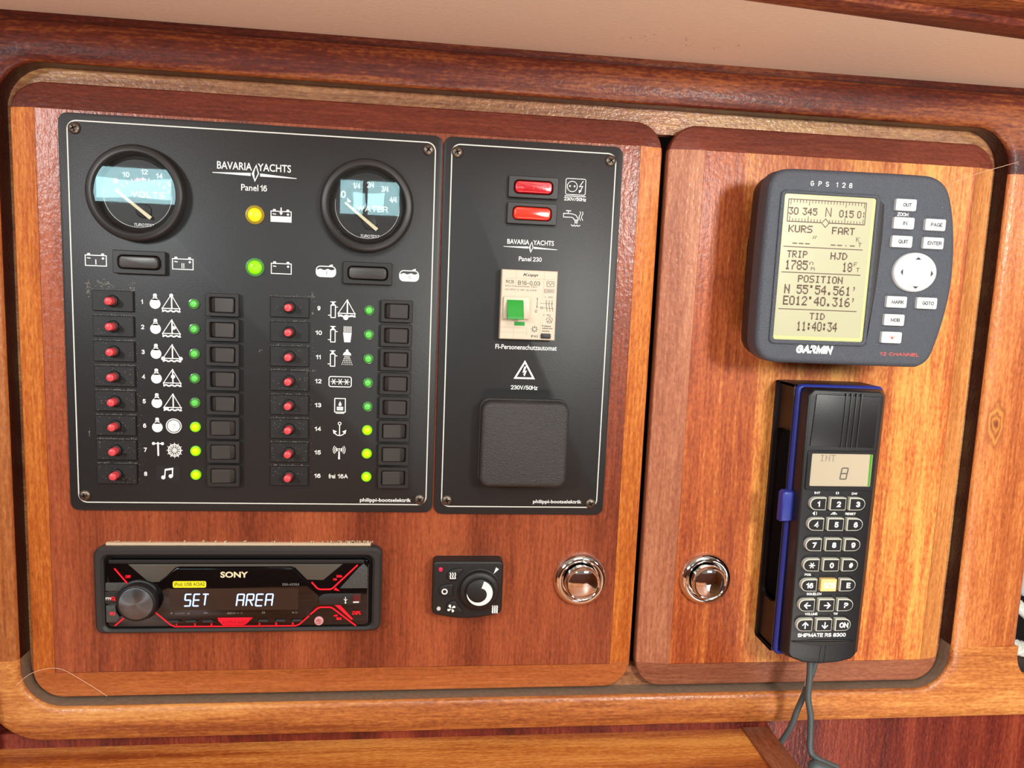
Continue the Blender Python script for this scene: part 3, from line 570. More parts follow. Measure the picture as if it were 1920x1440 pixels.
def gauge(x, z, kind, label):
    o = MB(); o.lathe(x, z, [(29.6, 2), (29.8, 4), (29.6, 7), (29.0, 8.6), (28.0, 9.4), (25.4, 9.6), (24.9, 9.2), (24.5, 8.2), (24.3, 4), (24.2, 2.12), (0.5, 2.1)], 72, False)
    g = prop(o.build('gauge', M_plast, sp, org=(x, z, 2), smooth=40), label)
    MB().lathe(x, z, [(24.2, 2.2), (23.6, 2.6), (21.6, 3.2), (21.1, 2.7), (0.3, 2.65)], 48).build('dial', M_dial, g, org=(x, z, 2))
    gx, gz = x, z; x, z = (x + 2.2, z - 0.8) if kind == 'V' else (x + 0.5, z - 0.9); px, pz = x + 1.2, z - 9.4
    def marks(b, h):
        def at(deg, r): return (px + r * math.cos(math.radians(deg)), pz + r * math.sin(math.radians(deg)))
        b.stroke([(gx + 20.6 * math.cos(t), gz + 20.6 * math.sin(t)) for t in [math.radians(170 + 190 * i / 30) for i in range(31)]], 0.2, h, False, False)
        if kind == 'V':
            for dg, s_ in ((133, '8'), (115, '10'), (88, '12'), (66, '14'), (47, '16')): b.sans(s_, *at(dg, 24), 2.4 if len(s_) == 1 else 4.2, 3.2, h, 0.17)
            for k in range(11): b.stroke([at(140 - 10 * k, 18.6), at(140 - 10 * k, 20.6)], 0.5, h, False, False)
            b.sans('VOLTS', x + 4.0, z + 0.6, 20, 3.8, h, 0.15, 0.25)
        else:
            b.text('0', x - 16, z + 7.7, 3.2, 4.6, h, 0.01)
            for s_, dx, dz in (('1/4', -7.6, 13.6), ('2/4', 1.3, 14.6), ('3/4', 10.5, 12.5), ('4/4', 16, 6)): b.sans(s_, x + dx, z + dz, 4.8, 3.8, h, 0.15, 0.1)
            b.poly([at(140, 19), at(134, 21), at(134, 17.4)], h)
            b.sans('WATER', x + 2.7, z - 0.6, 20, 3.8, h, 0.15, 0.22)
        b.sans('TUROTEST', x + 1.3, z - 18.2, 12.4, 1.9, h, 0.16, 0.2, 0.2)
    b = MB(); marks(b, 2.75); b.build('dial_print', M_white, g, org=(x, z, 2), flat=True)
    if kind == 'V':
        b = MB(); b.stroke([(px + 19.4 * math.cos(math.radians(a)), pz + 19.4 * math.sin(math.radians(a))) for a in (104, 98, 92, 86)], 1.3, 2.73); b.build('red_scale', M_redlens, g, org=(x, z, 2), flat=True)
    MB().lathe(px, pz, [(4.6, 2.7), (4.6, 3.5), (4.0, 3.9), (0.2, 4.0)], 24).build('needle_hub', M_plast2, g, org=(x, z, 2))
    tx, tz, ex, ez = x - 14.6, z + 2.4, x + 6.0, z - 13.9; dx, dz = ex - tx, ez - tz; l = math.hypot(dx, dz); nx, nz = -dz / l, dx / l
    MB().prism([(tx + nx * 0.7, tz + nz * 0.7), (tx - nx * 0.7, tz - nz * 0.7), (ex - nx * 1.15, ez - nz * 1.15), (ex + nx * 1.15, ez + nz * 1.15)], 4.2, 4.9).build('needle', M_needle, g, org=(x, z, 2))
    x, z = gx, gz; MB().lathe(x, z, [(24.4, 7.7), (24.4, 8.2), (12, 8.42), (0.3, 8.5)], 64).build('glass', M_glass, g, org=(x, z, 2), smooth=60)
    return g
gauge(-180.2, 46.7, 'V', 'round voltmeter with a cream needle'); gauge(-38.0, 46.5, 'W', 'round water tank gauge with a cream needle')
wide_rocker(sp, -179.5, 4.2, M_rock, True, 15.9, 7.3); wide_rocker(sp, -37.0, 3.4, M_rock, True, 15.9, 7.2)
print_part('pictogram', sp, M_white, lambda b, h: ic_battery(b, -206.5, 4.6, h, kind=1), label='battery one symbol')
print_part('pictogram', sp, M_white, lambda b, h: ic_battery(b, -153.8, 4.6, h, kind=2), label='battery two symbol')
print_part('pictogram', sp, M_white, lambda b, h: ic_battery(b, -92.5, 4.4, h), label='battery symbol')
print_part('pictogram', sp, M_white, lambda b, h: ic_battery(b, -92.7, 37.6, h, kind=3), label='battery charging symbol')
for x, z, k in ((-64.1, 3.8, 1), (-10.2, 3.2, 2)):
    print_part('pictogram', sp, M_white, lambda b, h: ic_tank(b, x, z, h), label='water tank symbol')
    def nums(b, h):
        for q in range(k): b.stroke([(x + 0.5 + (q - (k - 1) / 2) * 1.0, z - 2.4), (x + 0.5 + (q - (k - 1) / 2) * 1.0, z - 0.1)], 0.3, h)
    print_part('lettering', sp, M_ink, nums, 2.1)
prop(indicator(sp, -109.0, 37.5, 6.1, M_amber_ring, M_yellow), 'amber charging lamp, lit'); prop(indicator(sp, -109.0, 4.2, 6.1, M_green_ring, M_greenbig), 'large green battery lamp, lit')

def breaker(parent, x, z):
    if 'brk' in PROTO: return dup_tree(PROTO['brk'], parent, (x, z, 2))
    s = MB().box(x - 12.35, x + 12.35, z - 6.55, z + 6.55, 2, 3.7, 0.35).build('circuit_breaker', M_plast2, parent, org=(x, z, 2))
    MB().lathe(x, z, [(3.9, 3.7), (3.9, 4.6), (3.5, 5.6), (3.0, 5.9), (2.8, 5.0), (0.2, 5.0)], 22).build('button_collar', M_plast2, s, org=(x, z, 2))
    MB().lathe(x, z, [(2.5, 5.0), (2.55, 10.2), (2.2, 11.2), (1.5, 11.6), (0.1, 11.7)], 20).build('reset_button', M_red, s, org=(x, z, 2))
    PROTO['brk'] = s; return s
ZR = [-20.7 - 16.12 * i for i in range(8)]
print_fns = {}
for i in range(16):
    col, r = divmod(i, 8); z = ZR[r]; xo = 0 if col == 0 else 110.0
    on = (i in (5, 6, 7, 13, 14, 15))
    bx, lx, rx_, nx = ((-196.5, -147.2, -128.9, -179.1), (-86.8, -35.8, -17.6, -68.4))[col]
    breaker(sp, bx, z)
    o = indicator(sp, lx, z - 0.1, 3.5, M_green_ring_lit if on else M_green_ring, M_greenon if on else M_greenoff); o['label'] = 'lit yellow-green lamp' if on else 'unlit green lamp'
    o = rocker_switch(sp, rx_, z, on)
    print_part('lettering', sp, M_white, lambda b, h: b.sans(str(i + 1), nx, z + 0.1, 2.0 if 0 < i < 9 else (1.3 if i == 0 else (4.3 if i != 10 else 3.4)), 2.9, h, 0.2))
for i in range(6): print_part('pictogram', sp, M_white, lambda b, h: ic_bulb(b, -171.2, ZR[i] + 0.9, h), label='light bulb symbol')
for i in range(5): print_part('pictogram', sp, M_white, lambda b, h: ic_boat(b, -161.2, ZR[i] - 0.3, h, i), label='sailing boat symbol')
def ic_clock(b, h):
    x, z = -160.9, ZR[5] + 0.2; b.stroke(circ(x, z, 4.7, 30), 0.6, h, True); b.poly(circ(x, z, 3.9, 28), h)
print_part('pictogram', sp, M_white, ic_clock, label='round instrument symbol')
print_part('pictogram', sp, M_grey, lambda b, h: b.stroke([(-161.9, ZR[5] + 1), (-159.9, ZR[5] + 1.2), (-161, ZR[5] - 1.8)], 0.2, h), 2.1)
def ic_tee(b, h):
    x, z = -171.0, ZR[6] + 0.6; b.stroke([(x + 0.1, z - 4), (x, z + 4.4)], 1.1, h); b.stroke([(x - 3, z + 3.8), (x + 3, z + 3.8)], 0.7, h)
    for s_ in (-1, 1): b.poly(circ(x + s_ * 2.8, z + 3.8, 1.05, 12), h)
print_part('pictogram', sp, M_white, ic_tee, label='wind vane symbol')
def ic_wheel(b, h):
    x, z = -160.6, ZR[6]; b.stroke(circ(x, z, 3.9, 26), 0.75, h, True); b.stroke(circ(x, z, 2.9, 24), 0.35, h, True)
    for k in range(12):
        t = k * PI / 6; b.stroke([(x + 0.4 * math.cos(t), z + 0.4 * math.sin(t)), (x + 5.0 * math.cos(t), z + 5.0 * math.sin(t))], 0.42, h)
print_part('pictogram', sp, M_white, ic_wheel, label='steering wheel symbol')
MB().prism(rrect(-172.2, -157.6, ZR[7] - 4.6, ZR[7] + 5.6, 0.9), 2, 2.12).build('label_sticker', M_plast2, sp)
def ic_note(b, h):
    x, z = -165.2, ZR[7] + 0.4; b.stroke([(x - 1.9, z - 2.4), (x - 1.4, z + 2.8), (x + 3.2, z + 3.6), (x + 3.0, z - 1.6)], 0.8, h); b.stroke([(x - 1.4, z + 2.4), (x + 3.2, z + 3.2)], 1.0, h)
    b.poly(circ(x - 2.8, z - 2.6, 1.35, 14), h); b.poly(circ(x + 1.9, z - 1.7, 1.35, 14), h)
print_part('pictogram', sp, M_white, ic_note, 2.2, 'musical notes symbol')
for i in (0, 1, 2): print_part('pictogram', sp, M_white, lambda b, h: ic_pump(b, -59.2, ZR[i] - 0.3, h), label='pump symbol')
print_part('pictogram', sp, M_white, lambda b, h: ic_boat(b, -50.2, ZR[0] + 0.6, h, 5), label='sailing boat with pump symbol')
def ic_glass(b, h):
    x, z = -49.8, ZR[1] - 0.4; b.poly([(x - 2.8, z + 1.2), (x + 2.8, z + 1.2), (x + 2.0, z - 5.2), (x - 2.0, z - 5.2)], h)
    for k in range(6): b.stroke([(x - 2.3 + 0.93 * k + 0.2 * (q % 2), z + 1.6 + 0.9 * q) for q in range(5)], 0.4, h)
print_part('pictogram', sp, M_white, ic_glass, label='filling glass symbol')
def ic_shower(b, h):
    x, z = -49.8, ZR[2] + 0.3; b.poly(circ(x, z + 4.6, 0.9, 10), h); b.poly([(x - 2.7, z + 1.5), (x + 2.7, z + 1.5), (x + 2.4, z + 2.8), (x + 1.1, z + 4.0), (x - 1.1, z + 4.0), (x - 2.4, z + 2.8)], h)
    for r_ in range(5):
        for k in range(6):
            sp_ = 1.5 + 0.42 * r_; xx = x + (k - 2.5) / 2.5 * sp_; b.stroke([(xx, z + 0.8 - 1.25 * r_), (xx + (k - 2.5) * 0.07, z + 0.1 - 1.25 * r_)], 0.42, h, False, False)
print_part('pictogram', sp, M_white, ic_shower, label='shower symbol')
def ic_freeze(b, h):
    x, z = -54.1, ZR[3] + 0.1; b.stroke(rrect(x - 7.3, x + 7.3, z - 3.4, z + 3.4, 1.3, 4), 0.62, h, True)
    for dx in (-4.2, 0, 4.2):
        for k in range(3): t = k * PI / 3 + PI / 6 * 0; b.stroke([(x + dx - 1.9 * math.cos(t), z - 1.9 * math.sin(t)), (x + dx + 1.9 * math.cos(t), z + 1.9 * math.sin(t))], 0.5, h)
print_part('pictogram', sp, M_white, ic_freeze, label='fridge stars symbol')
def ic_heat(b, h):
    x, z = -54.0, ZR[4] + 0.3; b.stroke(rrect(x - 3.5, x + 3.5, z - 4.6, z + 4.6, 0.1, 2), 0.62, h, True); b.stroke([(x - 2.6, z - 5.4), (x + 2.6, z - 5.4)], 0.5, h)
    b.poly([(x, z + 2.9), (x + 0.6, z + 1.6), (x + 1.1, z + 0.6), (x + 0.6, z - 0.5), (x - 0.6, z - 0.5), (x - 1.1, z + 0.6), (x - 0.5, z + 1.5)], h)
    b.poly([(x - 2.1, z - 1), (x + 2.1, z - 1), (x + 2.1, z - 3.4), (x - 2.1, z - 3.4)], h)
print_part('pictogram', sp, M_white, ic_heat, label='heater flame symbol')
print_part('pictogram', sp, M_plate, lambda b, h: [b.stroke([(-55.3 + 0.87 * k, ZR[4] - 1.2), (-55.3 + 0.87 * k, ZR[4] - 2.5)], 0.22, h) for k in range(4)], 2.1)
def ic_anchor(b, h):
    x, z = -54.1, ZR[5] + 0.0; b.stroke(circ(x, z + 4.0, 0.95, 14), 0.5, h, True); b.stroke([(x, z + 3), (x, z - 4.2)], 0.65, h)
    b.stroke([(x + 3.9 * math.sin(t), z - 0.2 - 4.0 * math.cos(t)) for t in [math.radians(-58 + 116 * i / 12) for i in range(13)]], 0.65, h)
    for s_ in (-1, 1): b.poly([(x + s_ * 4.5, z - 0.2), (x + s_ * 1.7, z - 1.4), (x + s_ * 3.9, z - 3.2)], h)
print_part('pictogram', sp, M_white, ic_anchor, label='anchor symbol')
def ic_aerial(b, h):
    x, z = -54.2, ZR[6] + 0.2; b.poly([(x - 0.45, z + 1.6), (x + 0.45, z + 1.6), (x + 0.6, z - 4.6), (x - 0.6, z - 4.6)], h); b.poly(circ(x, z + 1.9, 1.1, 12), h)
    for s_ in (-1, 1):
        b.poly([(x, z + 2), (x + s_ * 1.9, z + 3.4), (x + s_ * 2.2, z + 1.9), (x + s_ * 1.9, z + 0.6)], h)
        for r_ in (3.0, 4.0): b.stroke([(x + s_ * r_ * math.cos(t), z + 1.9 + r_ * math.sin(t)) for t in [math.radians(-40 + 80 * i / 8) for i in range(9)]], 0.4, h)
print_part('pictogram', sp, M_white, ic_aerial, label='radio aerial symbol')
print_part('lettering', sp, M_white, lambda b, h: (b.text('frei', -58.8, ZR[7], 4.4, 3.2, h, 0.02), b.sans('16A', -51.6, ZR[7], 6.8, 3.0, h, 0.17)))
random.seed(11)
b = MB()
def fleck(x, z, h, r):
    n = random.choice((3, 4, 5)); a = random.random() * 6; e = random.uniform(0.4, 1)
    b.prism([(x + r * math.cos(a + k * 2 * PI / n) , z + r * e * math.sin(a + k * 2 * PI / n)) for k in range(n)], h, h + 0.06)
for bx in (-196.5, -86.8):
    for i, z in enumerate(ZR):
        amt = (0.25, 0.5, 0.7, 1.2, 1.6, 1.2, 1.5, 1.3)[i] if bx < -100 else (0.5, 0.4, 0.5, 1.3, 0.8, 1.0, 1.0, 0.8)[i]
        for k in range(int(34 * amt)): fleck(bx + random.uniform(-12, 12), z + random.uniform(-6.2, 6.2), 3.72, random.uniform(0.1, 0.3))
        for k in range(int(95 * amt)): fleck(bx + random.uniform(-12.4, 12.4), z + 6.9 + random.expovariate(2.5) * 0.6, 2.02, random.uniform(0.1, 0.3))
        for k in range(int(10 * amt)): fleck(bx + 12.9 + random.expovariate(1) * 1.2, z + random.uniform(-7, 7), 2.02, random.uniform(0.1, 0.25))
for cx, cz, n, sx, sz in ((-202, -10.5, 60, 2.6, 1.2), (-211.5, -13.5, 40, 0.8, 3), (-185, -11.5, 25, 0.9, 1.8), (-72.5, -12.6, 18, 0.9, 1.2), (-213.5, -107, 14, 0.5, 1.2), (-72, -24, 8, 0.5, 1), (-72, -62, 10, 0.6, 0.7), (-106, -50, 8, 1.0, 0.6), (-220, -60, 0, 1, 1)):
    for k in range(n): fleck(random.gauss(cx, sx), random.gauss(cz, sz), 2.02, random.uniform(0.12, 0.38))
for k in range(60): fleck(random.uniform(-220, 4), random.uniform(-150, 88), 2.02, random.uniform(0.06, 0.16))
tag(b.build('dust', M_dust, sp, smooth=0), None, None, kind='stuff')

# ------------------------------------------------------------------ mains panel (right)
mp = thing('mains_panel', 'tall narrow black mains panel with red switches, cream breaker and square socket cover', 'switch panel', (70.2, -32.8, 0))
faceplate(mp, 10.6, 129.8, -159.6, 93.9, 5.5)
rule(mp, 15.6, 125.0, -154.0, 89.2, 5.5)
for x, z, a in ((19.1, 84.2, 0.3), (121.4, 84.6, 0.8), (19.4, -149.6, 0.15), (120.5, -151.0, 0.5)): screw_head(mp, x, z, 2, a)
prop(wide_rocker(mp, 69.9, 64.1, M_redlens, False, 16.7, 7.0, True), 'dark red mains switch'); prop(wide_rocker(mp, 69.7, 47.1, M_redlit, False, 16.7, 7.0, 'lit'), 'glowing red hot water switch')
def ic_socket(b, h):
    x, z = 98.6, 66.4; b.stroke(rrect(x - 6.7, x + 6.7, z - 5.2, z + 5.2, 1.0, 4), 0.42, h, True); b.stroke(circ(x - 2.3, z + 0.1, 3.4, 24), 0.42, h, True)
    for s_ in (-1.2, 1.2): b.poly(circ(x - 2.3 + s_ * 1.3, z + 0.3, 0.6, 10), h)
    b.stroke([(x + 4.9, z + 3.8), (x + 2.6, z + 0.2), (x + 4.7, z + 0.5), (x + 3.2, z - 2.8)], 0.5, h); b.poly([(x + 2.2, z - 2.0), (x + 4.2, z - 2.4), (x + 2.5, z - 4.2)], h); b.stroke([(x - 7, z - 6.2), (x + 7, z - 6.2)], 0.5, h)
print_part('pictogram', mp, M_white, ic_socket, label='mains socket symbol')
print_part('lettering', mp, M_white, lambda b, h: b.sans('230V/50Hz', 98.6, 58.3, 15, 2.3, h, 0.17))
def ic_tap(b, h):
    x, z = 98.1, 45.3; w_ = 0.45
    b.stroke([(x - 6.8, z + 3.4), (x - 1.5, z + 3.4), (x + 1.6, z + 2.6), (x + 3.2, z + 0.4), (x + 3.3, z - 0.6), (x + 0.6, z - 0.6), (x + 0.4, z + 0.2), (x - 1.0, z + 1.0), (x - 6.8, z + 1.0)], w_, h, True)
    b.stroke([(x - 3.6, z + 3.5), (x - 3.6, z + 4.9)], w_, h); b.stroke([(x - 5.0, z + 5.2), (x - 2.0, z + 5.2)], 0.6, h)
    for k in range(3): b.stroke([(x + 1.2 + 0.8 * k, z - 0.8), (x + 1.2 + 0.8 * k, z - 2.8)], 0.4, h)
    for dx in (4.3, 5.9): b.stroke([(x + dx + 0.5 * math.sin(q * 1.3), z + 5 - q * 0.95) for q in range(7)], 0.4, h)
    b.stroke([(x - 1.2 + 0.4 * k, z - 3.8 - (0.9 * abs(math.sin(k * 0.65)))) for k in range(16)], 0.45, h)
print_part('pictogram', mp, M_white, ic_tap, label='steaming tap symbol')
logo(mp, (54.2, 69.0), (71.7, 85.7), 28.5, 3.2, (51.7, 68.6), (72.2, 88.2), 25.0, 1.3, (70.4, 25.4, 2.6, 6.6))
print_part('lettering', mp, M_white, lambda b, h: (b.text('Panel', 66.6, 17.4, 8.4, 3.0, h, 0.008), b.sans('230', 74.9, 17.4, 6.0, 2.9, h, 0.14)))
print_part('lettering', mp, M_white, lambda b, h: b.text('FI-Personenschutzautomat', 70.0, -42.0, 42.2, 3.3, h, 0.012))
def ic_danger(b, h):
    x, z = 69.6, -63.2; b.stroke([(x - 6.4, z), (x + 6.4, z), (x, z + 11.2)], 1.2, h, True)
    b.poly([(x - 0.3, z + 8.0), (x + 1.2, z + 8.2), (x + 0.2, z + 5.0), (x + 1.6, z + 5.3), (x + 0.1, z + 1.2), (x - 0.9, z + 2.6), (x + 0.1, z + 4.0), (x - 1.5, z + 3.7)], h)
print_part('pictogram', mp, M_white, ic_danger, label='high voltage warning triangle')
print_part('lettering', mp, M_white, lambda b, h: b.sans('230V/50Hz', 69.8, -69.7, 18.5, 2.9, h, 0.16))
print_part('lettering', mp, M_white, lambda b, h: b.text('philippi-bootselektrik', 96.8, -150.4, 34.6, 3.3, h, 0.02))
# socket cover
bx = MB(); q = rrect(39.4, 100.2, -137.2, -77.0, 6.5, 6)
bx.prism(q, 2, 6.5, 0.8, 2).prism(rrect(40.2, 99.6, -136.4, -77.8, 6.5, 6), 6.5, 17, 3.0, 5); prop(bx.build('socket_cover', M_grain, mp, org=(69.8, -107, 2), smooth=50), 'square grained black hinged cover')
# residual current breaker
X_ = 50.7; X2 = 88.0; ZA = 9.8; ZC = -36.2
rc = prop(MB().box(X_, X2, ZC, ZA, 2, 10, 0.5).build('residual_current_breaker', M_rcb, mp, org=(69.4, -13.2, 2)), 'cream breaker module with a green lever')
og = (69.4, -13.2, 2)
b = MB(); b.prism(rrect(52.2, 70.0, -22.6, -8.0, 0.8, 3), 10, 12.2, 0.6, 2); b.build('lever_housing', M_rcb, rc, org=og)
b = MB(T=lambda h, z, x: (x, z, h)); b.prism([(11, -10.2), (12.6, -10.0), (14.6, -12.6), (16.4, -16.2), (19.0, -20.6), (18.6, -22.4), (16.2, -22.8), (11, -21.5)], 54.6, 65.4, 0.4, 1); b.build('green_lever', M_lever, rc, org=og)
b = MB(); b.box(60.2, 67.2, -27.0, -24.4, 10.0, 10.15); b.build('status_window', M_lever, rc, org=og)
b = MB()
for (p, q_) in (((60.2, ZA - 0.3), (60.2, ZA - 16)), ((79.0, ZA - 0.3), (78.6, ZA - 18)), ((53.6, 4.2), (86, 4.2)), ((51, -28.4), (69, -28.4)), ((68.8, -28.4), (68.8, -33.4)), ((51, -31.5), (68.8, -31.5)), ((59.8, -28.4), (59.8, ZC + 0.4)), ((78, -24), (77.6, ZC + 0.4))): b.stroke([p, q_], 0.18, 10.04, False, False)
b.build('seam_line', M_rcb2, rc, org=og, flat=True)
b = MB(); b.text('Kopp', 69.8, 6.6, 10.2, 2.4, 10.06, 0.02, 0.3); b.sans('RCB', 56.2, 1.9, 5.3, 2.1, 10.06, 0.14); b.sans('B16-0,03', 69.0, 1.4, 14.8, 2.7, 10.06, 0.13)
b.text('FI/LS-Schutzschalter 2-pol', 63.8, -1.0, 21, 1.3, 10.06); b.text('Un-230V  In 16A  Ian 0,03A', 63.8, -3.3, 21, 1.3, 10.06)
b.stroke(rrect(81.0, 85.8, -0.4, 3.0, 0.1, 2), 0.25, 10.06, True); b.stroke([(81.4, 1.2), (82.4, 2.3), (83.4, 0.4), (84.4, 2.3), (85.4, 1.2)], 0.25, 10.06)
b.stroke(rrect(79.4, 85.8, -4.4, -2.2, 0.1, 2), 0.2, 10.06, True); b.text('10000', 82.6, -3.3, 5.2, 1.3, 10.06); b.text('1  2N', 82.6, -7.4, 5, 1.1, 10.06); b.text('2  4N', 81.8, -19.3, 5, 1.1, 10.06); b.text('I', 75, -8.8, 0.5, 1.4, 10.06, 0.02); b.stroke([(75, -10), (75, -14)], 0.3, 10.06); b.poly([(74.6, -13.6), (75.4, -13.6), (75, -15.4)], 10.06); b.text('O', 74.4, -17, 1.5, 2, 10.06, 0.02, 0.2)
b.stroke([(77, -11.6), (86, -11.6)], 0.2, 10.06); b.stroke([(77, -14.6), (86.4, -14.8)], 0.2, 10.06)
for k in range(3): b.stroke([(81.2 + 1.9 * k, -9.4), (81.2 + 1.9 * k, -13), (82 + 1.9 * k, -16.8)], 0.3, 10.06)
b.stroke(circ(78.2, -14.6, 0.8, 10), 0.2, 10.06, True)
b.stroke([(85.0 + 2.3 * math.cos(PI / 2 + k * 2 * PI / 5) - 1.2, -22.6 + 2.3 * math.sin(PI / 2 + k * 2 * PI / 5)) for k in range(5)], 0.25, 10.06, True); b.stroke([(82.6, -23.6), (83.8, -21.6), (85, -23.6)], 0.25, 10.06, True)
for k in range(8): t = k * PI / 4; b.stroke([(74 + 1.5 * math.cos(t), -29 + 1.5 * math.sin(t)), (74 + 2.2 * math.cos(t), -29 + 2.2 * math.sin(t))], 0.4, 10.06)
b.stroke(circ(74, -29, 1.3, 12), 0.3, 10.06, True); b.sans('IP40', 74.2, -33.8, 4.6, 1.6, 10.06, 0.15); b.text('Prüftaste', 82.0, -26.6, 6.0, 1.1, 10.06, 0.02); b.text('halbjährlich', 82.6, -28.3, 7.2, 1.2, 10.06, 0.02); b.text('drücken', 81.6, -30.0, 5.0, 1.0, 10.06, 0.02)
b.build('lettering', M_ink, rc, org=og, flat=True)
MB().prism(rrect(78.4, 85.0, -35.0, -31.7, 0.6, 3), 10, 11.4, 0.4, 2).build('test_button', M_plast2, rc, org=og)

# ------------------------------------------------------------------ car radio
cr = thing('car_radio', 'black car radio with red lit edges and SET AREA display, low in the large door', 'car radio', (-117.5, -212, 0))
b = MB(); b.ring(rrect(-211.4, -24.0, -241.8, -182.3, 5.5, 6), rrect(-205.3, -30.2, -239.0, -188.0, 4.0, 6), 0, 8, 1.6); b.build('trim_ring', M_bezel, cr)
MB().box(-206, -29.5, -239.5, -187.5, 0.1, 2.2).build('back_shell', M_dark, cr)
b = MB(); b.prism(rrect(-204.3, -32.6, -238.8, -190.8, 4.0, 6), 2.2, 5.6, 0.7, 2); b.build('front_panel', M_gloss, cr)
b = MB(); b.prism([(-202, -193.4), (-36, -193.4), (-36, -190.8), (-202, -190.8)], 5.6, 6.6, 0.3); b.build('release_strip', M_plast2, cr)
b = MB(); b.prism([(-190.0, -194.0), (-178.4, -205.2), (-175, -206.4), (-169.6, -206.2), (-160.2, -196.6), (-157.6, -195.6), (-84.6, -195.6), (-82, -196.6), (-74.2, -205.0), (-63.4, -205.4), (-50.4, -194.0)], 5.6, 6.5, 0.5, 2); b.build('upper_bridge', M_radgrey, cr)
b = MB(); b.prism([(-172.6, -207.6), (-159.2, -197.2), (-156.5, -196.6), (-85.4, -196.6), (-82.6, -197.4), (-66.8, -214.6), (-66.8, -218), (-73.0, -230.6), (-77, -232.4), (-165.5, -232.4), (-172, -227)], 5.6, 7.2, 0.5, 2); b.build('display_window', M_gloss, cr)
b = MB(); b.poly([(-163.9, -225.8), (-79.8, -225.8), (-79.8, -210.6), (-163.9, -210.6)], 7.25); b.build('display', M_lcdblk, cr, flat=True)
# fourteen-segment style characters
def seg_char(b, c, x, z, wd, ht, h, sw):
    q = {'a': ((0, 1), (1, 1)), 'b': ((1, 1), (1, .5)), 'c': ((1, .5), (1, 0)), 'd': ((0, 0), (1, 0)), 'e': ((0, 0), (0, .5)), 'f': ((0, .5), (0, 1)), 'g': ((0, .5), (1, .5)), 'i': ((.5, 1), (.5, 0)), 'k': ((.45, .5), (1, 0))}
    for s_ in {'S': 'afgcd', 'E': 'afged', 'T': 'ai', 'A': 'abcefg', 'R': 'abefgk', '8': 'abcdefg'}[c]:
        (x0, z0), (x1, z1) = q[s_]; dx, dz = x1 - x0, z1 - z0
        A = (x + (x0 + dx * 0.1) * wd + 0.13 * ht * (z0 + dz * 0.1), z + (z0 + dz * 0.1) * ht); B = (x + (x0 + dx * 0.9) * wd + 0.13 * ht * (z0 + dz * 0.9), z + (z0 + dz * 0.9) * ht)
        b.stroke([A, B], sw, h)
b = MB()
for k, c in enumerate('SET'): seg_char(b, c, -154.4 + 5.6 * k, -222.7, 3.7, 8.2, 7.3, 0.95)
for k, c in enumerate('AREA'): seg_char(b, c, -120.6 + 6.3 * k, -222.9, 4.3, 8.2, 7.3, 0.95)
b.build('display_characters', M_vfd, cr, flat=True)
b = MB(); b.text('SONY', -121.8, -200.9, 18.0, 4.2, 7.27, 0.035); b.build('brand_lettering', M_needle, cr, flat=True)
MB().prism(rrect(-161.5, -140.0, -209.9, -205.3, 1.2, 4), 7.2, 7.32).build('yellow_sticker', M_ylab, cr)
b = MB(); b.text('iPod, USB AOA2', -150.7, -207.6, 19.4, 2.8, 7.36, 0.006); b.build('lettering', M_olive, cr, flat=True)
b = MB(); b.sans('DSX-A210UI', -84.8, -207.9, 11, 1.7, 7.27, 0.16); b.build('lettering', M_grey, cr, flat=True)
b = MB(); b.text('ALBUM', -157.4, -227.9, 6.2, 1.3, 7.27); b.poly([(-163.5, -227.2), (-161.7, -227.2), (-162.6, -228.6)], 7.27); b.poly([(-152.4, -228.5), (-150.8, -228.5), (-151.6, -227.2)], 7.27); b.build('lettering', M_grey, cr, flat=True)
b = MB(); b.stroke([(-141.6, -228), (-139.6, -228), (-139.6, -227.4), (-141.6, -227.4)], 0.3, 7.27, True); b.build('repeat_symbol', M_grey, cr, flat=True)
b = MB(); b.text('BBW > <', -121.5, -228.1, 9.8, 1.3, 7.27, 0.01); b.build('lettering', M_grey, cr, flat=True)
b = MB(); b.stroke([(-103.6, -228.3), (-102, -228.3), (-102, -227.3), (-103.6, -227.3)], 0.3, 7.27, True); b.build('shuffle_symbol', M_grey, cr, flat=True)
b = MB(); b.poly([(-83.6, -227.3), (-83.6, -228.7), (-82.3, -228)], 7.27); b.stroke([(-81.5, -227.4), (-81.5, -228.6)], 0.3, 7.27); b.stroke([(-80.6, -227.4), (-80.6, -228.6)], 0.3, 7.27); b.build('play_symbol', M_grey, cr, flat=True)
b = MB(); b.sans('PTY', -202.9, -217.8, 3.6, 2.0, 6.2, 0.18); b.build('lettering', M_white, cr, flat=True)
b = MB(); b.stroke([(-48.2, -221.6), (-48.2, -217.6)], 0.4, 6.4); b.stroke([(-49.2, -219), (-48.2, -220.4), (-47.2, -219.2)], 0.35, 6.4); b.poly(circ(-48.2, -221.6, 0.6, 8), 6.4); b.build('usb_symbol', M_white, cr, flat=True)
b = MB()
for k, c in enumerate('PUSH ENTER/MENU'):
    if c == ' ': continue
    t = math.radians(38 - 5.2 * k); q = MB(); q.sans(c, 0, 0, 1.1 if c != '/' else 0.7, 1.7, 5.7, 0.22)
    base = len(b.v); a = t - PI / 2
    for vx, vz, vh in q.v: b.v.append((-184.6 + 16.2 * math.cos(t) + vx * math.cos(a) - vz * math.sin(a), -218.4 + 16.2 * math.sin(t) + vx * math.sin(a) + vz * math.cos(a), vh))
    b.f += [tuple(i_ + base for i_ in f_) for f_ in q.f]
b.build('curved_lettering', M_grey, cr, flat=True)
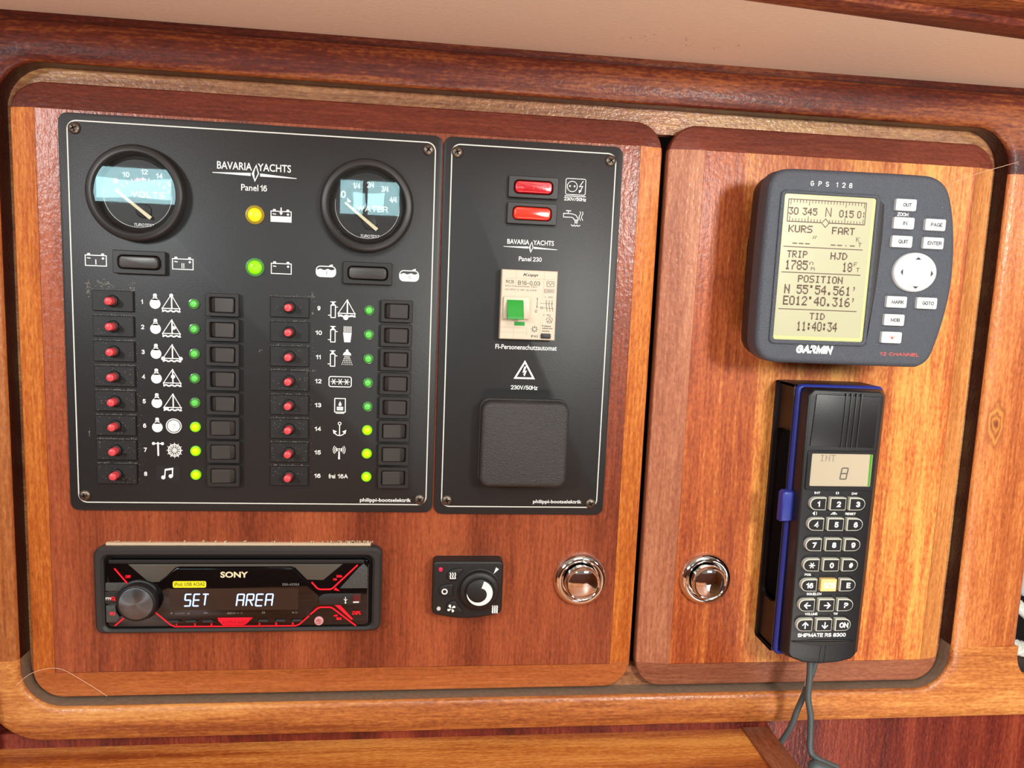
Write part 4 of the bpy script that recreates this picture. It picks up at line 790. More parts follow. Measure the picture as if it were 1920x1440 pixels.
# red light guides
def guide(name, pts, wd, h=6.4, m=M_glowred):
    b = MB(); b.stroke(pts, wd, h); o = b.build(name, m, cr, flat=True); return o
guide('light_strip', [(-172.6, -227.6), (-163.2, -236.2), (-160.5, -237.4), (-81.6, -237.6), (-79, -236.6), (-72.6, -230.6)], 0.8, 7.0)
guide('light_strip', [(-70.8, -207.0), (-67.2, -211.2), (-65.4, -211.9), (-58.6, -211.9), (-56.8, -211.0), (-40.6, -194.8)], 1.0)
guide('light_strip', [(-71.6, -229.6), (-67.0, -225.4), (-65.2, -224.7), (-58.6, -224.7), (-56.8, -225.4), (-41.2, -238.0)], 1.0)
guide('light_strip', [(-198.4, -197.0), (-189.8, -208.2)], 0.9); guide('light_strip', [(-193.6, -231.4), (-199.0, -236.4)], 0.8)
b = MB(); b.poly([(-55.4, -223.2), (-51.6, -223.4), (-42.8, -233.4), (-44.2, -233.8)], 6.4); b.poly([(-56.2, -212.4), (-52.2, -213.2), (-55, -210.6)], 6.4); b.build('light_wedge', M_glowred, cr, flat=True)
b = MB(); b.text('>>>', -52.6, -202.6, 3.8, 2.2, 6.45, 0.05); b.text('>>', -55.4, -204.8, 2.6, 1.8, 6.45, 0.05); b.text('<<', -54.8, -230.8, 2.6, 1.8, 6.45, 0.05); b.text('SEEK', -52.4, -233.0, 3.6, 1.7, 6.45, 0.05); b.text('DSPL', -40.6, -228.9, 6.0, 2.6, 6.45, 0.03, 0.2)
b.stroke(circ(-199.9, -217.5, 1.0, 12), 0.6, 6.45, True); b.stroke([(-199.2, -218.3), (-198.6, -218.9)], 0.6, 6.45); b.text('EQ', -200.2, -227.9, 3.2, 2.4, 7.0, 0.03); b.text('OFF', -190.1, -202.4, 3.4, 2.0, 6.45, 0.04)
for s_, x in zip('123456', (-159.6, -147.7, -136.9, -105.5, -94.4, -83.3)): b.sans(s_, x, -236.0, 1.3, 1.6, 7.05, 0.2)
b.build('red_lettering', M_glowred, cr, flat=True)
for k, x in enumerate((-160.9, -149.8, -139.0, -103.4, -92.0, -81.0)):
    MB().prism([(x - 3.6, -234.6), (x + 3.6, -234.6), (x + (2.2 if k < 3 else 3.8), -232.9), (x - (3.8 if k < 3 else 2.2), -232.9)], 5.6, 7.6, 0.3).build('preset_button', M_bezel, cr)
b = MB(); b.prism([(-132.8, -231.2), (-132.4, -233.2), (-129.4, -236.6), (-115.8, -236.6), (-113.8, -235.6), (-109.8, -231.2)], 5.6, 7.8, 0.4, 2); b.build('bass_button', M_redkey, cr)
b = MB(); b.text('EXTRA BASS', -121.4, -234.2, 15.6, 1.9, 7.86, 0.01); b.build('lettering', M_darkredprint, cr, flat=True)
MB().prism([(-67, -218), (-63.4, -215.6), (-60, -215.2), (-37.6, -215.2), (-37.6, -223.0), (-65, -223.0)], 5.6, 6.3, 0.4, 2).build('usb_cover', M_plast, cr)
MB().prism(rrect(-43.2, -38.0, -220.8, -215.6, 0.5, 3), 6.3, 7.2, 0.3).build('usb_port', M_maroon, cr)
MB().prism(rrect(-43.0, -39.0, -221.3, -220.4, 0.2, 3), 6.4, 7.4, 0.1).build('usb_port_lip', M_white, cr)
MB().lathe(-66.0, -235.0 + 0.4, [(3.1, 5.6), (3.1, 6.6), (2.6, 7.0), (0.1, 7.0)], 20).build('call_button', M_pinkbadge, cr)
b = MB(); b.stroke(circ(-66.0, -234.6, 1.6, 14), 0.3, 7.04, True); b.stroke([(-66.8, -234.2), (-66, -233.8), (-65.6, -235.4)], 0.5, 7.04); b.build('call_symbol', M_darkredprint, cr, flat=True)
MB().prism([(-204.6, -206.8), (-190.4, -206.8), (-195, -212.4), (-204.8, -212.4)], 5.6, 6.0, 0.2).build('carbon_insert', M_carbon, cr)
MB().prism([(-204.4, -234.0), (-198.2, -234.0), (-195.8, -230.6), (-198.0, -227), (-198.4, -222.4), (-204.4, -222.4)], 5.6, 6.9, 0.3).build('carbon_insert', M_carbon, cr)
MB().prism([(-205.0, -213), (-196.6, -213), (-197.6, -221.4), (-205.0, -221.4)], 5.6, 6.1, 0.3).build('search_button', M_plast, cr)
MB().prism([(-42.4, -206.6), (-33.6, -200.0), (-33.6, -196.6), (-36.4, -193.8), (-39.8, -196.8), (-52.2, -211.4), (-33.6, -211.4)][1:], 5.6, 6.0, 0.2).build('carbon_insert', M_carbon, cr)
KX, KZ = -183.4, -218.8
b = MB(); b.lathe(KX, KZ, [(14.2, 5.6), (13.9, 6.8), (12.9, 7.2), (12.7, 10.8), (12.3, 12.0), (11.7, 12.6), (11.2, 12.6), (11.1, 12.3), (0.2, 12.3)], 48); kn = b.build('volume_knob', M_plast2, cr, org=(KX, KZ, 5.6), smooth=50)
b = MB(); b.lathe(KX, KZ, [(10.9, 12.3), (10.8, 12.75), (10.6, 12.85), (0.05, 12.4)], 48); b.build('knob_face', M_knobface, kn, org=(KX, KZ, 5.6))
b = MB(); random.seed(3); b.box(-205, -32, -182.4, -180.5, 0, 3.2, 0.5)
b.build('cutout_edge', M_raw, cr)
b = MB()
for k in range(46):
    x = random.choice((random.uniform(-204, -30), random.uniform(-62, -30))); b.prism([(x + random.uniform(0.2, 0.9) * math.cos(t), -180.2 + random.uniform(0, 0.6) + random.uniform(0.2, 0.7) * math.sin(t)) for t in (0, 1.3, 2.6, 3.9, 5.2)], 0, 2.2)
tag(b.build('wood_chips', M_raw, cr, smooth=0), None, None, kind='stuff')

# ------------------------------------------------------------------ heater control
hc = thing('heater_control', 'small square black heater control with a round dial', 'heater control', (35, -209, 0))
arc = [(59.4 - 48.6 * i / 10, -227.6 - 4.0 * math.sin(PI * i / 10)) for i in range(1, 10)]
body = rrect(10.8, 59.6, -229, -190.2, 3.0, 4); body = [p for p in body if p[1] > -220] 
body = body[:8] + [(10.8, -225), (11.6, -227.4), (13.4, -228.6)] + [(13.4 + 43.6 * i / 8, -228.6 - 3.0 * math.sin(PI * i / 8)) for i in range(1, 8)] + [(57.0, -228.6), (58.8, -227.4), (59.6, -225)]
MB().prism(body, 0, 11.6, 1.6, 4).build('body', M_plast2, hc, smooth=50)
b = MB(); b.lathe(43.2, -210.0, [(14.6, 11.6), (14.6, 12.0), (13.9, 12.2), (13.7, 15.6), (12.9, 16.6), (10.4, 16.9), (9.9, 17.6), (9.6, 19.2), (9.2, 19.5), (0.1, 19.5)], 48)
kd = b.build('dial_knob', M_plast2, hc, org=(43.2, -210.0, 11.6), smooth=45)
def crescent(b, h):
    n = 26; cx, cz = 43.0, -209.9; out = []; inn = []
    for i in range(n):
        t = i / (n - 1); a = math.radians(72 - 250 * t); ww = 5.2 * (1 - t) ** 0.8 + 0.1
        if t < 0.12: pass
        out.append((cx + 8.9 * math.cos(a), cz + 8.9 * math.sin(a))); inn.append((cx + (8.9 - ww) * math.cos(a), cz + (8.9 - ww) * math.sin(a)))
    for i in range(n - 1): b.poly([out[i], out[i + 1], inn[i + 1], inn[i]], h)
b = MB(); crescent(b, 19.56); b.build('dial_crescent', M_white, kd, org=(43.2, -210.0, 11.6), flat=True)
for cx, cz, pts in ((25.8, -199.4, [(-5, -2.4), (-5.2, 0.6), (-3, 3), (0.8, 4.2), (5.4, 4.4), (5.2, 2.4), (2.4, -0.4), (1.2, -3.6), (-1.6, -4.6)]), (20.2, -210.6, [(-5, -1), (-4.4, 2.2), (-1.4, 4), (4.8, 4.4), (4.6, 0), (5, -4.2), (-0.6, -4), (-4, -2.6)]), (25.8, -222.6, [(-5.2, -1.6), (-4.6, 1.4), (-1.8, 4), (1.6, 4), (3.6, 0.4), (6, -2.4), (5.6, -4.6), (0, -4.2), (-3.6, -3.2)])):
    MB().prism(spline([(cx + a, cz + c) for a, c in pts], 3), 11.6, 13.0, 0.7, 3).build('heater_button', M_plast2, hc, org=(cx, cz, 11.6), smooth=50)
def hsym(b, h):
    for k in range(3): b.stroke([(22.9 + 1.6 * k + (0.35 if q % 2 else -0.1), -197.8 - 1.25 * q) for q in range(4)], 0.75, h)
    b.stroke([(22.6, -201.9), (26.6, -201.9)], 0.5, h); b.stroke(circ(19.3, -211.2, 1.7, 20), 0.85, h, True)
    for k in range(4):
        t = k * PI / 2 + 0.5; b.poly([(24.3 + 0.3 * math.cos(t), -223.4 + 0.3 * math.sin(t)), (24.3 + 2.8 * math.cos(t - 0.35), -223.4 + 2.8 * math.sin(t - 0.35)), (24.3 + 3.1 * math.cos(t), -223.4 + 3.1 * math.sin(t)), (24.3 + 2.7 * math.cos(t + 0.4), -223.4 + 2.7 * math.sin(t + 0.4)), (24.3 + 1.4 * math.cos(t + 0.6), -223.4 + 1.4 * math.sin(t + 0.6))], h)
    b.poly([(54.4, -194.4), (56.4, -195.8), (52.7, -199.2)], h - 1.36)
    for k in range(3): b.stroke([(53.0 + 1.5 * k + (0.3 if q % 2 else 0), -222.4 - 1.0 * q) for q in range(6)], 1.0, h - 1.36)
print_part('pictogram', hc, M_white, hsym, 13.06)
MB().lathe(16.2, -195.8, [(1.5, 11.6), (1.3, 12.4), (0.1, 12.8)], 12).build('red_lamp', mat('heater_red_lamp', (200, 30, 60), 0.2, emit=(255, 40, 80), estr=0.5), hc)
MB().lathe(15.6, -224.0, [(1.5, 11.6), (1.3, 12.4), (0.1, 12.8)], 12).build('clear_lamp', mat('heater_clear_lamp', (210, 200, 196), 0.2), hc)

# ------------------------------------------------------------------ chrome push knobs
def push_knob(x, z, label):
    t = thing('push_knob', label, 'door latch', (x, z, 0), 'chrome push latches on the doors')
    MB().lathe(x, z, [(19.2, 0), (19.4, 1.0), (18.9, 3.0), (17.2, 5.0), (15.2, 5.6), (14.2, 5.0), (13.6, 3.2), (13.4, 1.0), (0.5, 0.6)], 64).build('rosette', M_chrome, t, smooth=60)
    MB().lathe(x, z, [(12.7, 0.8), (12.7, 9.6), (12.4, 11.0), (11.6, 11.8), (10.9, 11.6), (10.6, 11.2), (8.5, 11.9), (5.5, 12.5), (2.5, 12.8), (0.05, 12.9)], 64).build('push_button', M_chrome, t, smooth=60)
push_knob(116.4, -207.4, 'chrome push latch on the large door, right of the heater control'); push_knob(209.4, -207.2, 'chrome push latch on the narrow door, left of the handset cradle')

# ------------------------------------------------------------------ GPS unit
gp = thing('gps_receiver', 'dark grey marine GPS unit with a yellowish screen and white keys', 'gps', (277, 18, 0))
kp = [(212.4, 62), (213.6, 71), (217, 76), (224, 78.4), (240, 78.9), (275, 79.3), (310, 79.4), (322, 78.6), (330, 74), (334.6, 66), (338.4, 52), (341.2, 33), (341.8, 10), (339, -12), (334.6, -30), (331.6, -37.4), (326, -41.8), (318, -42.8), (280, -42.6), (240, -42.4), (226, -42.2), (218, -39.8), (213.4, -34), (211.8, -24), (211.6, 20)]
gout = spline(kp, 3)
b = MB(); b.prism(inset(gout, -0.6), 36.4, 50, 3.8, 6); b.build('front_shell', M_gps, gp, smooth=60)
b = MB(); L = []
for d, h in ((7, 12), (3.0, 18), (1.2, 26), (0.2, 36)): L.append([(x, z, h) for x, z in inset(gout, d)])
b.loops(L); b.build('rear_shell', M_gpsback, gp, smooth=60)
b = MB(); b.box(222, 330, 4, 34, 0, 4, 1).box(222, 228, 0, 38, 0, 20, 1).box(322, 328, 0, 38, 0, 20, 1); b.build('mounting_bracket', M_plast2, gp)
b = MB(); b.ring(rrect(219.6, 286.0, -30.6, 65.6, 3.4, 5), rrect(222.3, 283.4, -27.8, 63.6, 1.6, 5), 49.6, 51.2, 0.5); b.build('screen_frame', M_gps, gp, smooth=50)
b = MB(); b.prism([(286.6, 62), (289.2, 60), (290.0, 40), (289.2, 10), (286.8, -18), (285.6, -29), (285.9, -29), (286.3, 62)], 49.8, 50.3, 0.2); b.build('finger_recess', M_gpsback, gp)
MB().prism(rrect(221.6, 284.0, -28.6, 64.2, 1.2, 4), 49.8, 50.1).build('screen_border', M_lcdrim, gp)
sc = MB().prism(rrect(223.2, 281.4, -25.2, 63.0, 0.4, 3), 50.1, 50.2).build('screen', M_lcd, gp)
hs = 50.25
def gtext(b, h):
    t = b.dots; k = 0.994 # values measured two millimetres nearer the wall
    t('30', 228.9, 53.2, 6.4, 4.4, h, -0.22); t('345', 239.8, 53.2, 9.6, 4.4, h, -0.22); t('015', 264.2, 53.0, 9.6, 4.4, h, -0.22); t('0', 272.8, 53.0, 2.6, 4.4, h, -0.22); t(':', 276.0, 53.0, 1.4, 4.4, h, -0.22)
    b.stroke([(250.5, 50.7), (250.5, 56.0)], 0.6, h); b.stroke([(253.9, 50.7), (253.9, 56.0)], 0.6, h); b.stroke([(250.5, 56), (253.9, 50.7)], 0.45, h)
    b.stroke([(225.3, 46.6), (225.3, 60.3), (277.0, 60.3), (277.0, 46.8)], 0.55, h, False); b.stroke([(225.3, 46.6), (248.0, 46.7)], 0.6, h); b.stroke([(253.4, 46.7), (277.0, 46.8)], 0.6, h)
    for i in range(25):
        x = 226.8 + 49.0 * i / 24; l = 3.4 if i in (0, 6, 18, 24) else (2.0 if i % 3 else 2.0)
        b.stroke([(x, 60.3), (x, 60.3 - l)], 0.42, h, False, False)
        if abs(x - 250.8) > 2.4: b.stroke([(x, 46.7), (x, 46.7 + l)], 0.42, h, False, False)
    b.stroke([(248.2, 46.6), (250.7, 49.2), (253.2, 46.6), (250.9, 43.9)], 0.5, h, True)
    t('KURS', 234.5, 42.3, 15.8, 4.4, h, -0.22); t('FART', 263.2, 42.3, 15.2, 4.4, h, -0.22); b.stroke([(243.3, 36.6), (244.1, 38.3)], 0.45, h); b.stroke([(244.7, 36.6), (245.5, 38.3)], 0.45, h)
    for x in (231.6, 235.8, 240.0): b.stroke([(x - 1.3, 33.2), (x + 1.3, 33.2)], 0.7, h)
    for x in (257.2, 261.6, 270.2): b.stroke([(x - 1.4, 33.2), (x + 1.4, 33.2)], 0.7, h)
    b.poly(circ(265.9, 33.2, 0.45, 6), h); t('K', 273.6, 37.4, 2.4, 2.9, h); t('T', 275.2, 34.1, 2.4, 2.7, h)
    b.stroke([(224.4, 31.0), (277.2, 31.0)], 0.55, h); t('TRIP', 233.8, 26.5, 13.4, 4.4, h, -0.22); t('HJD', 261.8, 26.5, 11.2, 4.4, h, -0.22)
    t('1785', 233.9, 19.8, 15.0, 5.8, h, -0.22); t('n', 243.8, 21.6, 2.6, 2.8, h); t('m', 245.1, 18.2, 2.6, 2.8, h); t('18', 268.1, 19.8, 6.6, 5.8, h, -0.22); t('F', 273.6, 21.7, 2.3, 2.7, h); t('T', 275.5, 18.3, 2.4, 2.7, h)
    b.stroke([(224.6, 15.0), (277.4, 15.0)], 0.55, h); t('POSITION', 250.8, 11.3, 30.0, 4.4, h, -0.22)
    t('N 55o54.561', 249.6, 4.6, 44.6, 5.7, h, -0.22); t("'", 274.4, 4.6, 2.2, 5.7, h, -0.22); t('E012o40.316', 249.6, -2.6, 45.0, 5.7, h, -0.22); t("'", 274.4, -2.6, 2.2, 5.7, h, -0.22)
    b.stroke([(224.6, -8.2), (277.2, -8.2)], 0.55, h); t('TID', 250.9, -12.2, 10.2, 4.2, h, -0.22)
    t('11:40:34', 251.3, -18.7, 27.4, 5.9, h, -0.22)
print_part('screen_digits', gp, M_lcdink, gtext, hs)
for s_, x, z, lw in (('OUT', 302.6, 60.4, 5.8), ('IN', 302.4, 49.0, 2.8), ('PAGE', 324.0, 49.0, 8), ('QUIT', 302.4, 37.4, 6.8), ('ENTER', 324.0, 37.4, 9.8), ('MARK', 303.0, -1.0, 8.4), ('GOTO', 324.0, -1.0, 8), ('MOB', 302.6, -12.6, 6.4), ('', 302.0, -24.0, 0)):
    k = MB().prism(rrect(x - 7.0, x + 7.0, z - 3.7, z + 3.7, 1.0, 4), 49.6, 52.6, 0.5, 2).build('key', M_key, gp, org=(x, z, 49.6))
    b = MB()
    if s_: b.sans(s_, x + 0.6, z, lw, 2.4, 52.65, 0.19); b.build('lettering', M_ink, k, org=(x, z, 49.6), flat=True)
    else:
        b.poly(circ(x + 0.2, z - 0.2, 0.9, 10), 52.65)
        for q_ in range(5): t = PI * q_ / 4; b.stroke([(x + 0.2 + 1.2 * math.cos(t), z + 1.2 * math.sin(t) * 0.8), (x + 0.2 + 2.0 * math.cos(t), z + 1.7 * math.sin(t) * 0.8)], 0.3, 52.65)
        b.build('lamp_symbol', M_orange, k, org=(x, z, 49.6), flat=True); prop(k, 'white key with a red lamp symbol')
pd = MB(); L = []
el = [(313.6 + 15.0 * math.cos(2 * PI * i / 48), 18.4 + 12.6 * math.sin(2 * PI * i / 48)) for i in range(48)]
for d, h in ((0, 49.6), (0, 51.6), (0.5, 52.6), (1.6, 53.2), (5, 53.0), (9, 52.9)): L.append([(x, z, h) for x, z in inset(el, d)])
p_ = prop(pd.loops(L).build('rocker_pad', M_key, gp, org=(313.6, 18.4, 49.6), smooth=60), 'round white four-way pad')
b = MB(); cx, cz = 314.2, 18.2
for dx, dz, ax, az in ((0, 9.0, 1, 0), (0, -9.4, -1, 0), (10.4, -0.2, 0, -1), (-10.4, 0, 0, 1)):
    if ax: b.poly([(cx + dx - 2.0, cz + dz - 0.7 * ax), (cx + dx + 2.0, cz + dz - 0.7 * ax), (cx + dx, cz + dz + 0.9 * ax)], 53.3)
    else: b.poly([(cx + dx + 0.7 * az, cz + dz + 2.0), (cx + dx + 0.7 * az, cz + dz - 2.0), (cx + dx - 0.8 * az, cz + dz)], 53.3)
b.build('arrow_marks', M_ink, p_, org=(313.6, 18.4, 49.6), flat=True)
print_part('lettering', gp, M_white, lambda b, h: b.sans('ZOOM', 302.4, 54.7, 7.6, 2.2, h, 0.17, 0.12), 50.06)
print_part('lettering', gp, M_orange, lambda b, h: b.sans('12 CHANNEL', 310.2, -34.9, 27.6, 2.1, h, 0.16, 0.22, 0.2), 50.06)
print_part('lettering', gp, M_white, lambda b, h: b.sans('GARMIN', 251.2, -33.6, 24.6, 5.4, h, 0.27, 0.3, 0.22), 50.06)
def spaced(b, h):
    for c, x in zip('GPS128', (239.8, 245.0, 249.8, 256.4, 260.8, 265.4)): b.sans(c, x, 70.6, 2.2 if c != '1' else 1.3, 3.1, h, 0.15)
print_part('lettering', gp, M_white, spaced, 50.06)

# ------------------------------------------------------------------ handset cradle, handset, cables
cd = thing('handset_cradle', 'deep black plastic cradle screwed to the narrow door, open at its left side', 'phone cradle', (282, -155, 0))
CX0, CX1, CZ0, CZ1 = 251.2, 314.0, -251.0, -59.4
b = MB(); b.prism(rrect(CX0, CX1, CZ0, CZ1, 4, 4), 0, 2.4, 0.3); b.build('back_plate', M_cradle, cd)
b = MB(T=lambda z, h, x: (x, z, h))
outer = [(CZ0, 0), (CZ1 - 0, 0), (CZ1, 4), (CZ1, 26), (CZ1 - 1.4, 28), (CZ0 + 1, 28), (CZ0, 26), (CZ0, 4)]
n8 = rrect(CZ0, CZ1, 0, 28, 2.5, 6); inn8 = rrect(-216, -92, 5.5, 27.0, 6.5, 6)
b.ring(n8, inn8, CX0, CX0 + 2.4, 0.3); b.build('side_wall', M_cradle, cd)
b = MB(); b.box(CX1 - 2.4, CX1, CZ0, CZ1, 2, 28, 0.4).box(CX0 + 2.4, CX1 - 2.4, CZ1 - 2.4, CZ1, 2, 28, 0.4).box(CX0 + 2.4, CX1 - 2.4, CZ0, CZ0 + 2.4, 2, 28, 0.4).box(CX0 + 14, CX0 + 16, CZ0 + 2, CZ1 - 2, 2.4, 26); b.build('shell_walls', M_cradle, cd)

hsx = thing('telephone_handset', 'black marine telephone handset with blue edging, small display and numbered keys', 'telephone', (282, -155, 28))
b = MB(); q = rrect(252.2, 314.2, -251.6, -58.8, 3.6, 5); b.ring(q, inset(q, 3.2), 28, 31.6, 1.4); b.build('blue_edging', M_blue, hsx, smooth=60)
b = MB(); b.prism([(246.6, -153.6), (255.6, -153.6), (256.2, -152.4), (256.2, -133.2), (255.4, -132.2), (248.2, -132.2), (246.6, -134.0)], 28, 34.5, 1.6, 3); b.build('release_catch', M_blue, hsx, smooth=50)
fo = [(258.2, -60.8), (304.6, -61.2), (307.4, -64.4), (306.2, -150), (305.8, -246.4), (303, -249.6), (294, -251.8), (281, -252.8), (268, -251.6), (258.4, -247.8), (256.2, -244.4), (255.2, -150), (254.6, -64.6)]
bo = [(256.6, -60.2), (310.0, -60.4), (312.6, -64.2), (312.2, -150), (311.4, -247.6), (308.6, -250.4), (296, -251.8), (281, -252.4), (268, -251.6), (258.0, -249.8), (255.0, -246.6), (254.4, -150), (254.2, -64.2)]
b = MB(); L = [[(x, z, 28) for x, z in bo], [(x, z, 36) for x, z in bo]]
for i in range(5):
    t = PI / 2 * i / 4; q = inset(fo, 1.8 * (1 - math.cos(t)) - 0.4); L.append([(x, z, 41.0 + 2.0 * math.sin(t)) for x, z in q])
b.loops(L); b.build('body', M_hand, hsx, smooth=50)
H = 43.0
b = MB(); b.prism([(259.2, -63.6), (303.8, -64.4), (303.2, -99.0), (257.8, -98.4)], H, H + 0.9, 0.7, 2); b.build('earpiece_pad', M_hand, hsx)
for k in range(4):
    x = 279.4 + 3.6 * k; MB().prism([(x, -62.4), (x + 1.0, -62.4), (x + 0.5, -98.6), (x - 0.5, -98.6)], H + 0.6, H + 1.8, 0.3).build('earpiece_rib', M_plast, hsx)
b = MB(); b.ring(rrect(256.8, 305.6, -128.6, -101.2, 2.0, 4), rrect(259.8, 303.4, -125.8, -103.4, 0.8, 4), H - 0.2, H + 1.2, 0.4); b.build('display_frame', M_hand, hsx)
ds = MB().box(259.6, 303.6, -126, -103.2, H, H + 0.3).build('display', M_plcd, hsx)
MB().prism([(301.2, -103.6), (303.0, -103.6), (303.0, -125.4), (301.6, -125.4)], H + 0.3, H + 0.36).build('display_backlight', M_plcdg, hsx)
b = MB(); seg_char(b, '8', 281.2, -120.8, 4.4, 7.6, H + 0.42, 0.8); b.dots('INT', 271.4, -106.6, 11.0, 4.6, H + 0.42, 0.35); b.build('display_characters', M_pink, hsx, flat=True)
def dshape(cx, cz, w2, h2, side):
    r = h2 * 0.98; pts = []
    if side < 0: pts = [(cx + w2, cz - h2), (cx + w2, cz + h2)] + [(cx - w2 + r + r * math.cos(t), cz + r * math.sin(t)) for t in [PI / 2 + PI * i / 8 for i in range(9)]]
    elif side > 0: pts = [(cx + w2 - r + r * math.cos(t), cz + r * math.sin(t)) for t in [-PI / 2 + PI * i / 8 for i in range(9)]] + [(cx - w2, cz + h2), (cx - w2, cz - h2)]
    else: pts = rrect(cx - w2, cx + w2, cz - h2, cz + h2, 0.5, 3)
    return pts
rows = ['123', '456', '789', '*0#', '16|SOS|E', '<|>|P', '^|v|ON']
for r_, row in enumerate(rows):
    ks = row.split('|') if '|' in row else list(row)
    for c_, s_ in enumerate(ks):
        zc = -137.4 - 14.27 * r_; xc = (266.0, 280.2, 294.0)[c_] - 0.26 * r_; sd = (-1, 0, 1)[c_]; sos = s_ == 'SOS'
        k = MB().prism(dshape(xc, zc, 5.7, 4.35, sd), H - 0.2, H + 3.2, 0.3, 1).build('key', M_sos if sos else M_keyside, hsx, org=(xc, zc, H))
        if not sos: MB().prism(inset(dshape(xc, zc, 5.7, 4.35, sd), 0.6), H + 3.2, H + 3.35).build('key_cap', M_hand, k, org=(xc, zc, H))
        b = MB(); hh = H + 3.42; x = xc + 0.4; z = zc
        ar = {'<': (-1, 0), '>': (1, 0), '^': (0, 1), 'v': (0, -1)}
        if s_ in ar:
            dx, dz = ar[s_]; b.stroke([(x - dx * 2.0, z - dz * 2.0), (x + dx * 2.0, z + dz * 2.0)], 0.9, hh)
            b.stroke([(x + dx * 2.1 - (dx + dz) * 1.9, z + dz * 2.1 - (dz - dx) * 1.9), (x + dx * 2.1, z + dz * 2.1), (x + dx * 2.1 - (dx - dz) * 1.9, z + dz * 2.1 - (dz + dx) * 1.9)], 0.9, hh)
        elif s_ == '*':
            for q_ in range(3): t = PI * q_ / 3; b.stroke([(x - 1.9 * math.cos(t), z - 1.9 * math.sin(t)), (x + 1.9 * math.cos(t), z + 1.9 * math.sin(t))], 0.7, hh)
        else: b.sans(s_, x, z, {'1': 2.2, '16': 5.2, 'SOS': 8.8, 'ON': 6.6}.get(s_, 3.0), 3.9 if not sos else 4.2, hh, 0.24 if not sos else 0.2)
        b.build('lettering', M_white, k, org=(xc, zc, H), flat=True)
def hprint(b, h):
    b.sans('INT', 266.4, -130.6, 4.0, 1.6, h, 0.22); b.poly([(279.4, -130.6), (280.4, -129.4), (280.4, -131.8)], h); b.stroke([(281.2, -129.8), (281.6, -130.6), (281.2, -131.4)], 0.4, h); b.sans('DW', 293.0, -130.9, 4.0, 1.6, h, 0.22)
    b.poly([(264.2, -144.8), (266.0, -143.2), (266.0, -146.4)], h); b.stroke([(267.2, -143.8), (267.2, -145.8)], 0.4, h); b.stroke([(277.6, -145.6), (279.0, -144.2), (280.4, -145.6)], 0.5, h); b.stroke([(279.0, -145.6), (280.0, -144.0), (281.6, -145.4)], 0.5, h); b.sans('RESET', 291.6, -145.0, 7.6, 1.7, h, 0.22)
    b.sans('POS.', 265.2, -188.0, 4.8, 1.7, h, 0.22); b.sans('SQUELCH', 270.8, -201.8, 10.6, 1.8, h, 0.22); b.sans('VOLUME', 270.2, -216.2, 9.2, 1.8, h, 0.22); b.sans('1W', 288.0, -216.2, 3.2, 1.7, h, 0.22)
    b.sans('SHIPMATE RS 8300', 279.4, -231.6, 35.4, 2.8, h, 0.22)
print_part('lettering', hsx, M_white, hprint, H + 0.08)
sc_ = [(257.4 + 45.6 * i / 12, -236.0 - 3.6 * math.sin(PI * i / 12)) for i in range(13)]; up_ = [(302.8 - 45.2 * i / 12, -235.6 + 0.7 * math.sin(PI * i / 12)) for i in range(13)]
b = MB(); b.prism(sc_ + up_, H - 0.1, H + 0.8, 0.5, 2); b.build('mouthpiece_lip', M_plast, hsx)
b = MB(); b.stroke([(279.6, -239.8), (279.0, -251.4)], 0.5, H + 0.1); b.stroke([(283.2, -239.8), (282.6, -251.4)], 0.5, H + 0.1); b.build('mouthpiece_slot', M_dark, hsx, flat=True)

def cat(pts, k=6):
    out = []; n = len(pts)
    for i in range(n - 1):
        p0, p1, p2, p3 = pts[max(i - 1, 0)], pts[i], pts[i + 1], pts[min(i + 2, n - 1)]
        for j in range(k):
            t = j / k; out.append(tuple(0.5 * (2 * p1[d] + (p2[d] - p0[d]) * t + (2 * p0[d] - 5 * p1[d] + 4 * p2[d] - p3[d]) * t * t + (3 * p1[d] - p0[d] - 3 * p2[d] + p3[d]) * t ** 3) for d in range(3)))
    return out + [pts[-1]]
c1 = cat([(277.6, -250, 34), (278.0, -264, 35), (278.4, -282, 35), (281.6, -296, 35), (283.4, -312, 34), (284.2, -322, 34), (287.0, -327.5, 35), (293, -330.5, 37), (303, -333.6, 40)])
tag(MB().tube(c1, 2.25).build('handset_cable', M_cable, None, smooth=60), 'thick grey cable running straight down from the handset to the plug', 'cable')
c2 = cat([(283.8, -250, 32), (283.0, -264, 30), (280.6, -282, 27), (277.4, -298, 24), (275.6, -314, 20), (271.6, -334, 12), (268, -352, 4)])
tag(MB().tube(c2, 2.1).build('handset_cable', M_cable, None, smooth=60), 'thick grey cable slanting down to the left behind the first one', 'cable')
c3 = cat([(280.4, -250, 33), (280.2, -258, 32.4), (279.2, -268, 31.4), (278.6, -276, 30.2)])
tag(MB().tube(c3, 1.2).build('thin_cable', M_cablew, None, smooth=60), 'short thin pale wire between the two grey handset cables', 'cable')
b = MB(); b.tube([(283.5, -330.2, 38), (285.5, -332.4, 39), (291, -334.4, 41), (299, -337, 43), (305, -340, 44), (307, -342, 44)], [3.2, 5.2, 5.8, 5.6, 5.0, 3.4], 14)
tag(b.build('cable_plug', M_cable, None, smooth=60), 'grey moulded plug at the bottom edge where the straight cable ends', 'plug')

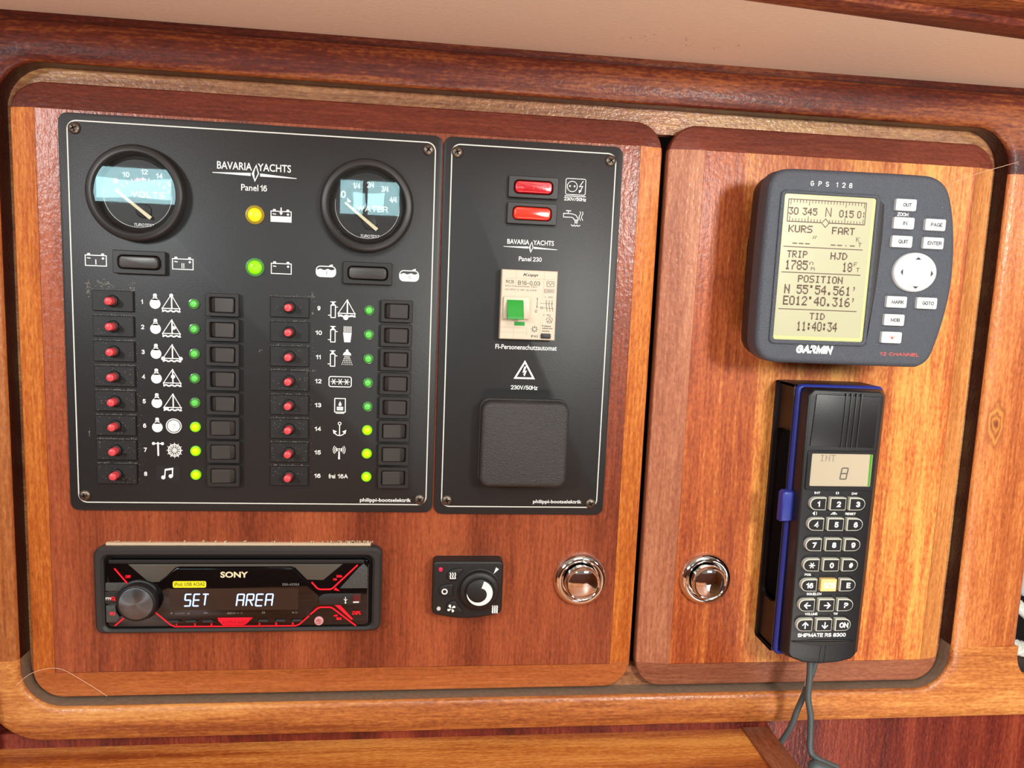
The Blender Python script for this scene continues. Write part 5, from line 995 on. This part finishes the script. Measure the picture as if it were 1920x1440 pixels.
# ------------------------------------------------------------------ chart table
ct = thing('chart_table', 'glossy mahogany chart table below the doors with a raised strip at its right side', 'table', (-20, -345, 120))
MB().box(-420, 249.4, -349, -329.2, -4, 420, 0.6).build('table_top', W_table, ct, org=(-20, -345, 120))
b = MB(T=lambda x, h, z: (x, z, h)); b.prism([(249.6, -3.6), (270.8, -3.6), (270.8, 420), (249.6, 420)], -352, -327.2, 1.0, 3); b.build('table_fiddle', W_fiddle, ct, org=(-20, -345, 120))

# ------------------------------------------------------------------ locker contents at the right edge
struct(MB().box(440, 900, -460, 160, -100, -98).build('wall_right_locker', M_dark, None))
b = MB(); b.lathe(0, 0, [(27, 0), (27, 70), (24, 76), (8, 79), (0.4, 79)], 40)
o = MB(); o.v = [(x + 513, -158 - h * 1.0, z - 34) for x, z, h in b.v]; o.f = b.f
tag(o.build('canister', M_canister, None, smooth=50), 'white round canister just visible past the right frame stile', 'container')
def rope(pts, r, label):
    pts = cat(pts, 14); b = MB()
    for s_ in range(3):
        q = []
        for i, p in enumerate(pts): t = i * 0.55 + s_ * 2 * PI / 3; q.append((p[0] + r * 0.45 * math.cos(t), p[1] + r * 0.45 * math.sin(t), p[2] + r * 0.45 * math.cos(t + 1.2)))
        b.tube(q, r * 0.62, 7)
    return tag(b.build('rope', M_rope, None, smooth=60), label, 'rope', 'ropes in the locker at the right edge')
rope([(470, -232, -22), (482, -240, -20), (494, -250, -20), (508, -268, -22), (530, -284, -26)], 5.0, 'white braided rope slanting under the canister')
rope([(468, -268, -16), (480, -272, -14), (500, -275, -14), (540, -278, -20)], 5.6, 'thicker white rope lying lowest against the frame corner')
tag(MB().prism([(462, -330), (560, -330), (560, -279), (480, -275), (462, -279)], -40, -20, 3, 3).build('metal_tray', mat('dull_metal', (120, 112, 108), 0.35, metal=0.8), None), 'dull grey metal piece under the lower rope', 'fitting')

# loose hairs
hp = cat([(328, 60, 51), (345, 71, 30), (365, 83, 6), (385, 91, 4), (404, 97, 2), (412, 100, 8)], 6)
tag(MB().tube(hp, 0.16, 5).build('hair', M_hair, None, smooth=0), 'fine pale hair stretched from the GPS corner to the frame', 'hair', 'stray hairs')
hp = cat([(-262, -277, 8), (-252, -269, 6), (-238, -269, 1), (-222, -279, 0.6), (-208, -290, 0)], 6)
tag(MB().tube(hp, 0.14, 5).build('hair', M_hair, None, smooth=0), 'fine pale hair curving over the lower left corner of the large door', 'hair', 'stray hairs')
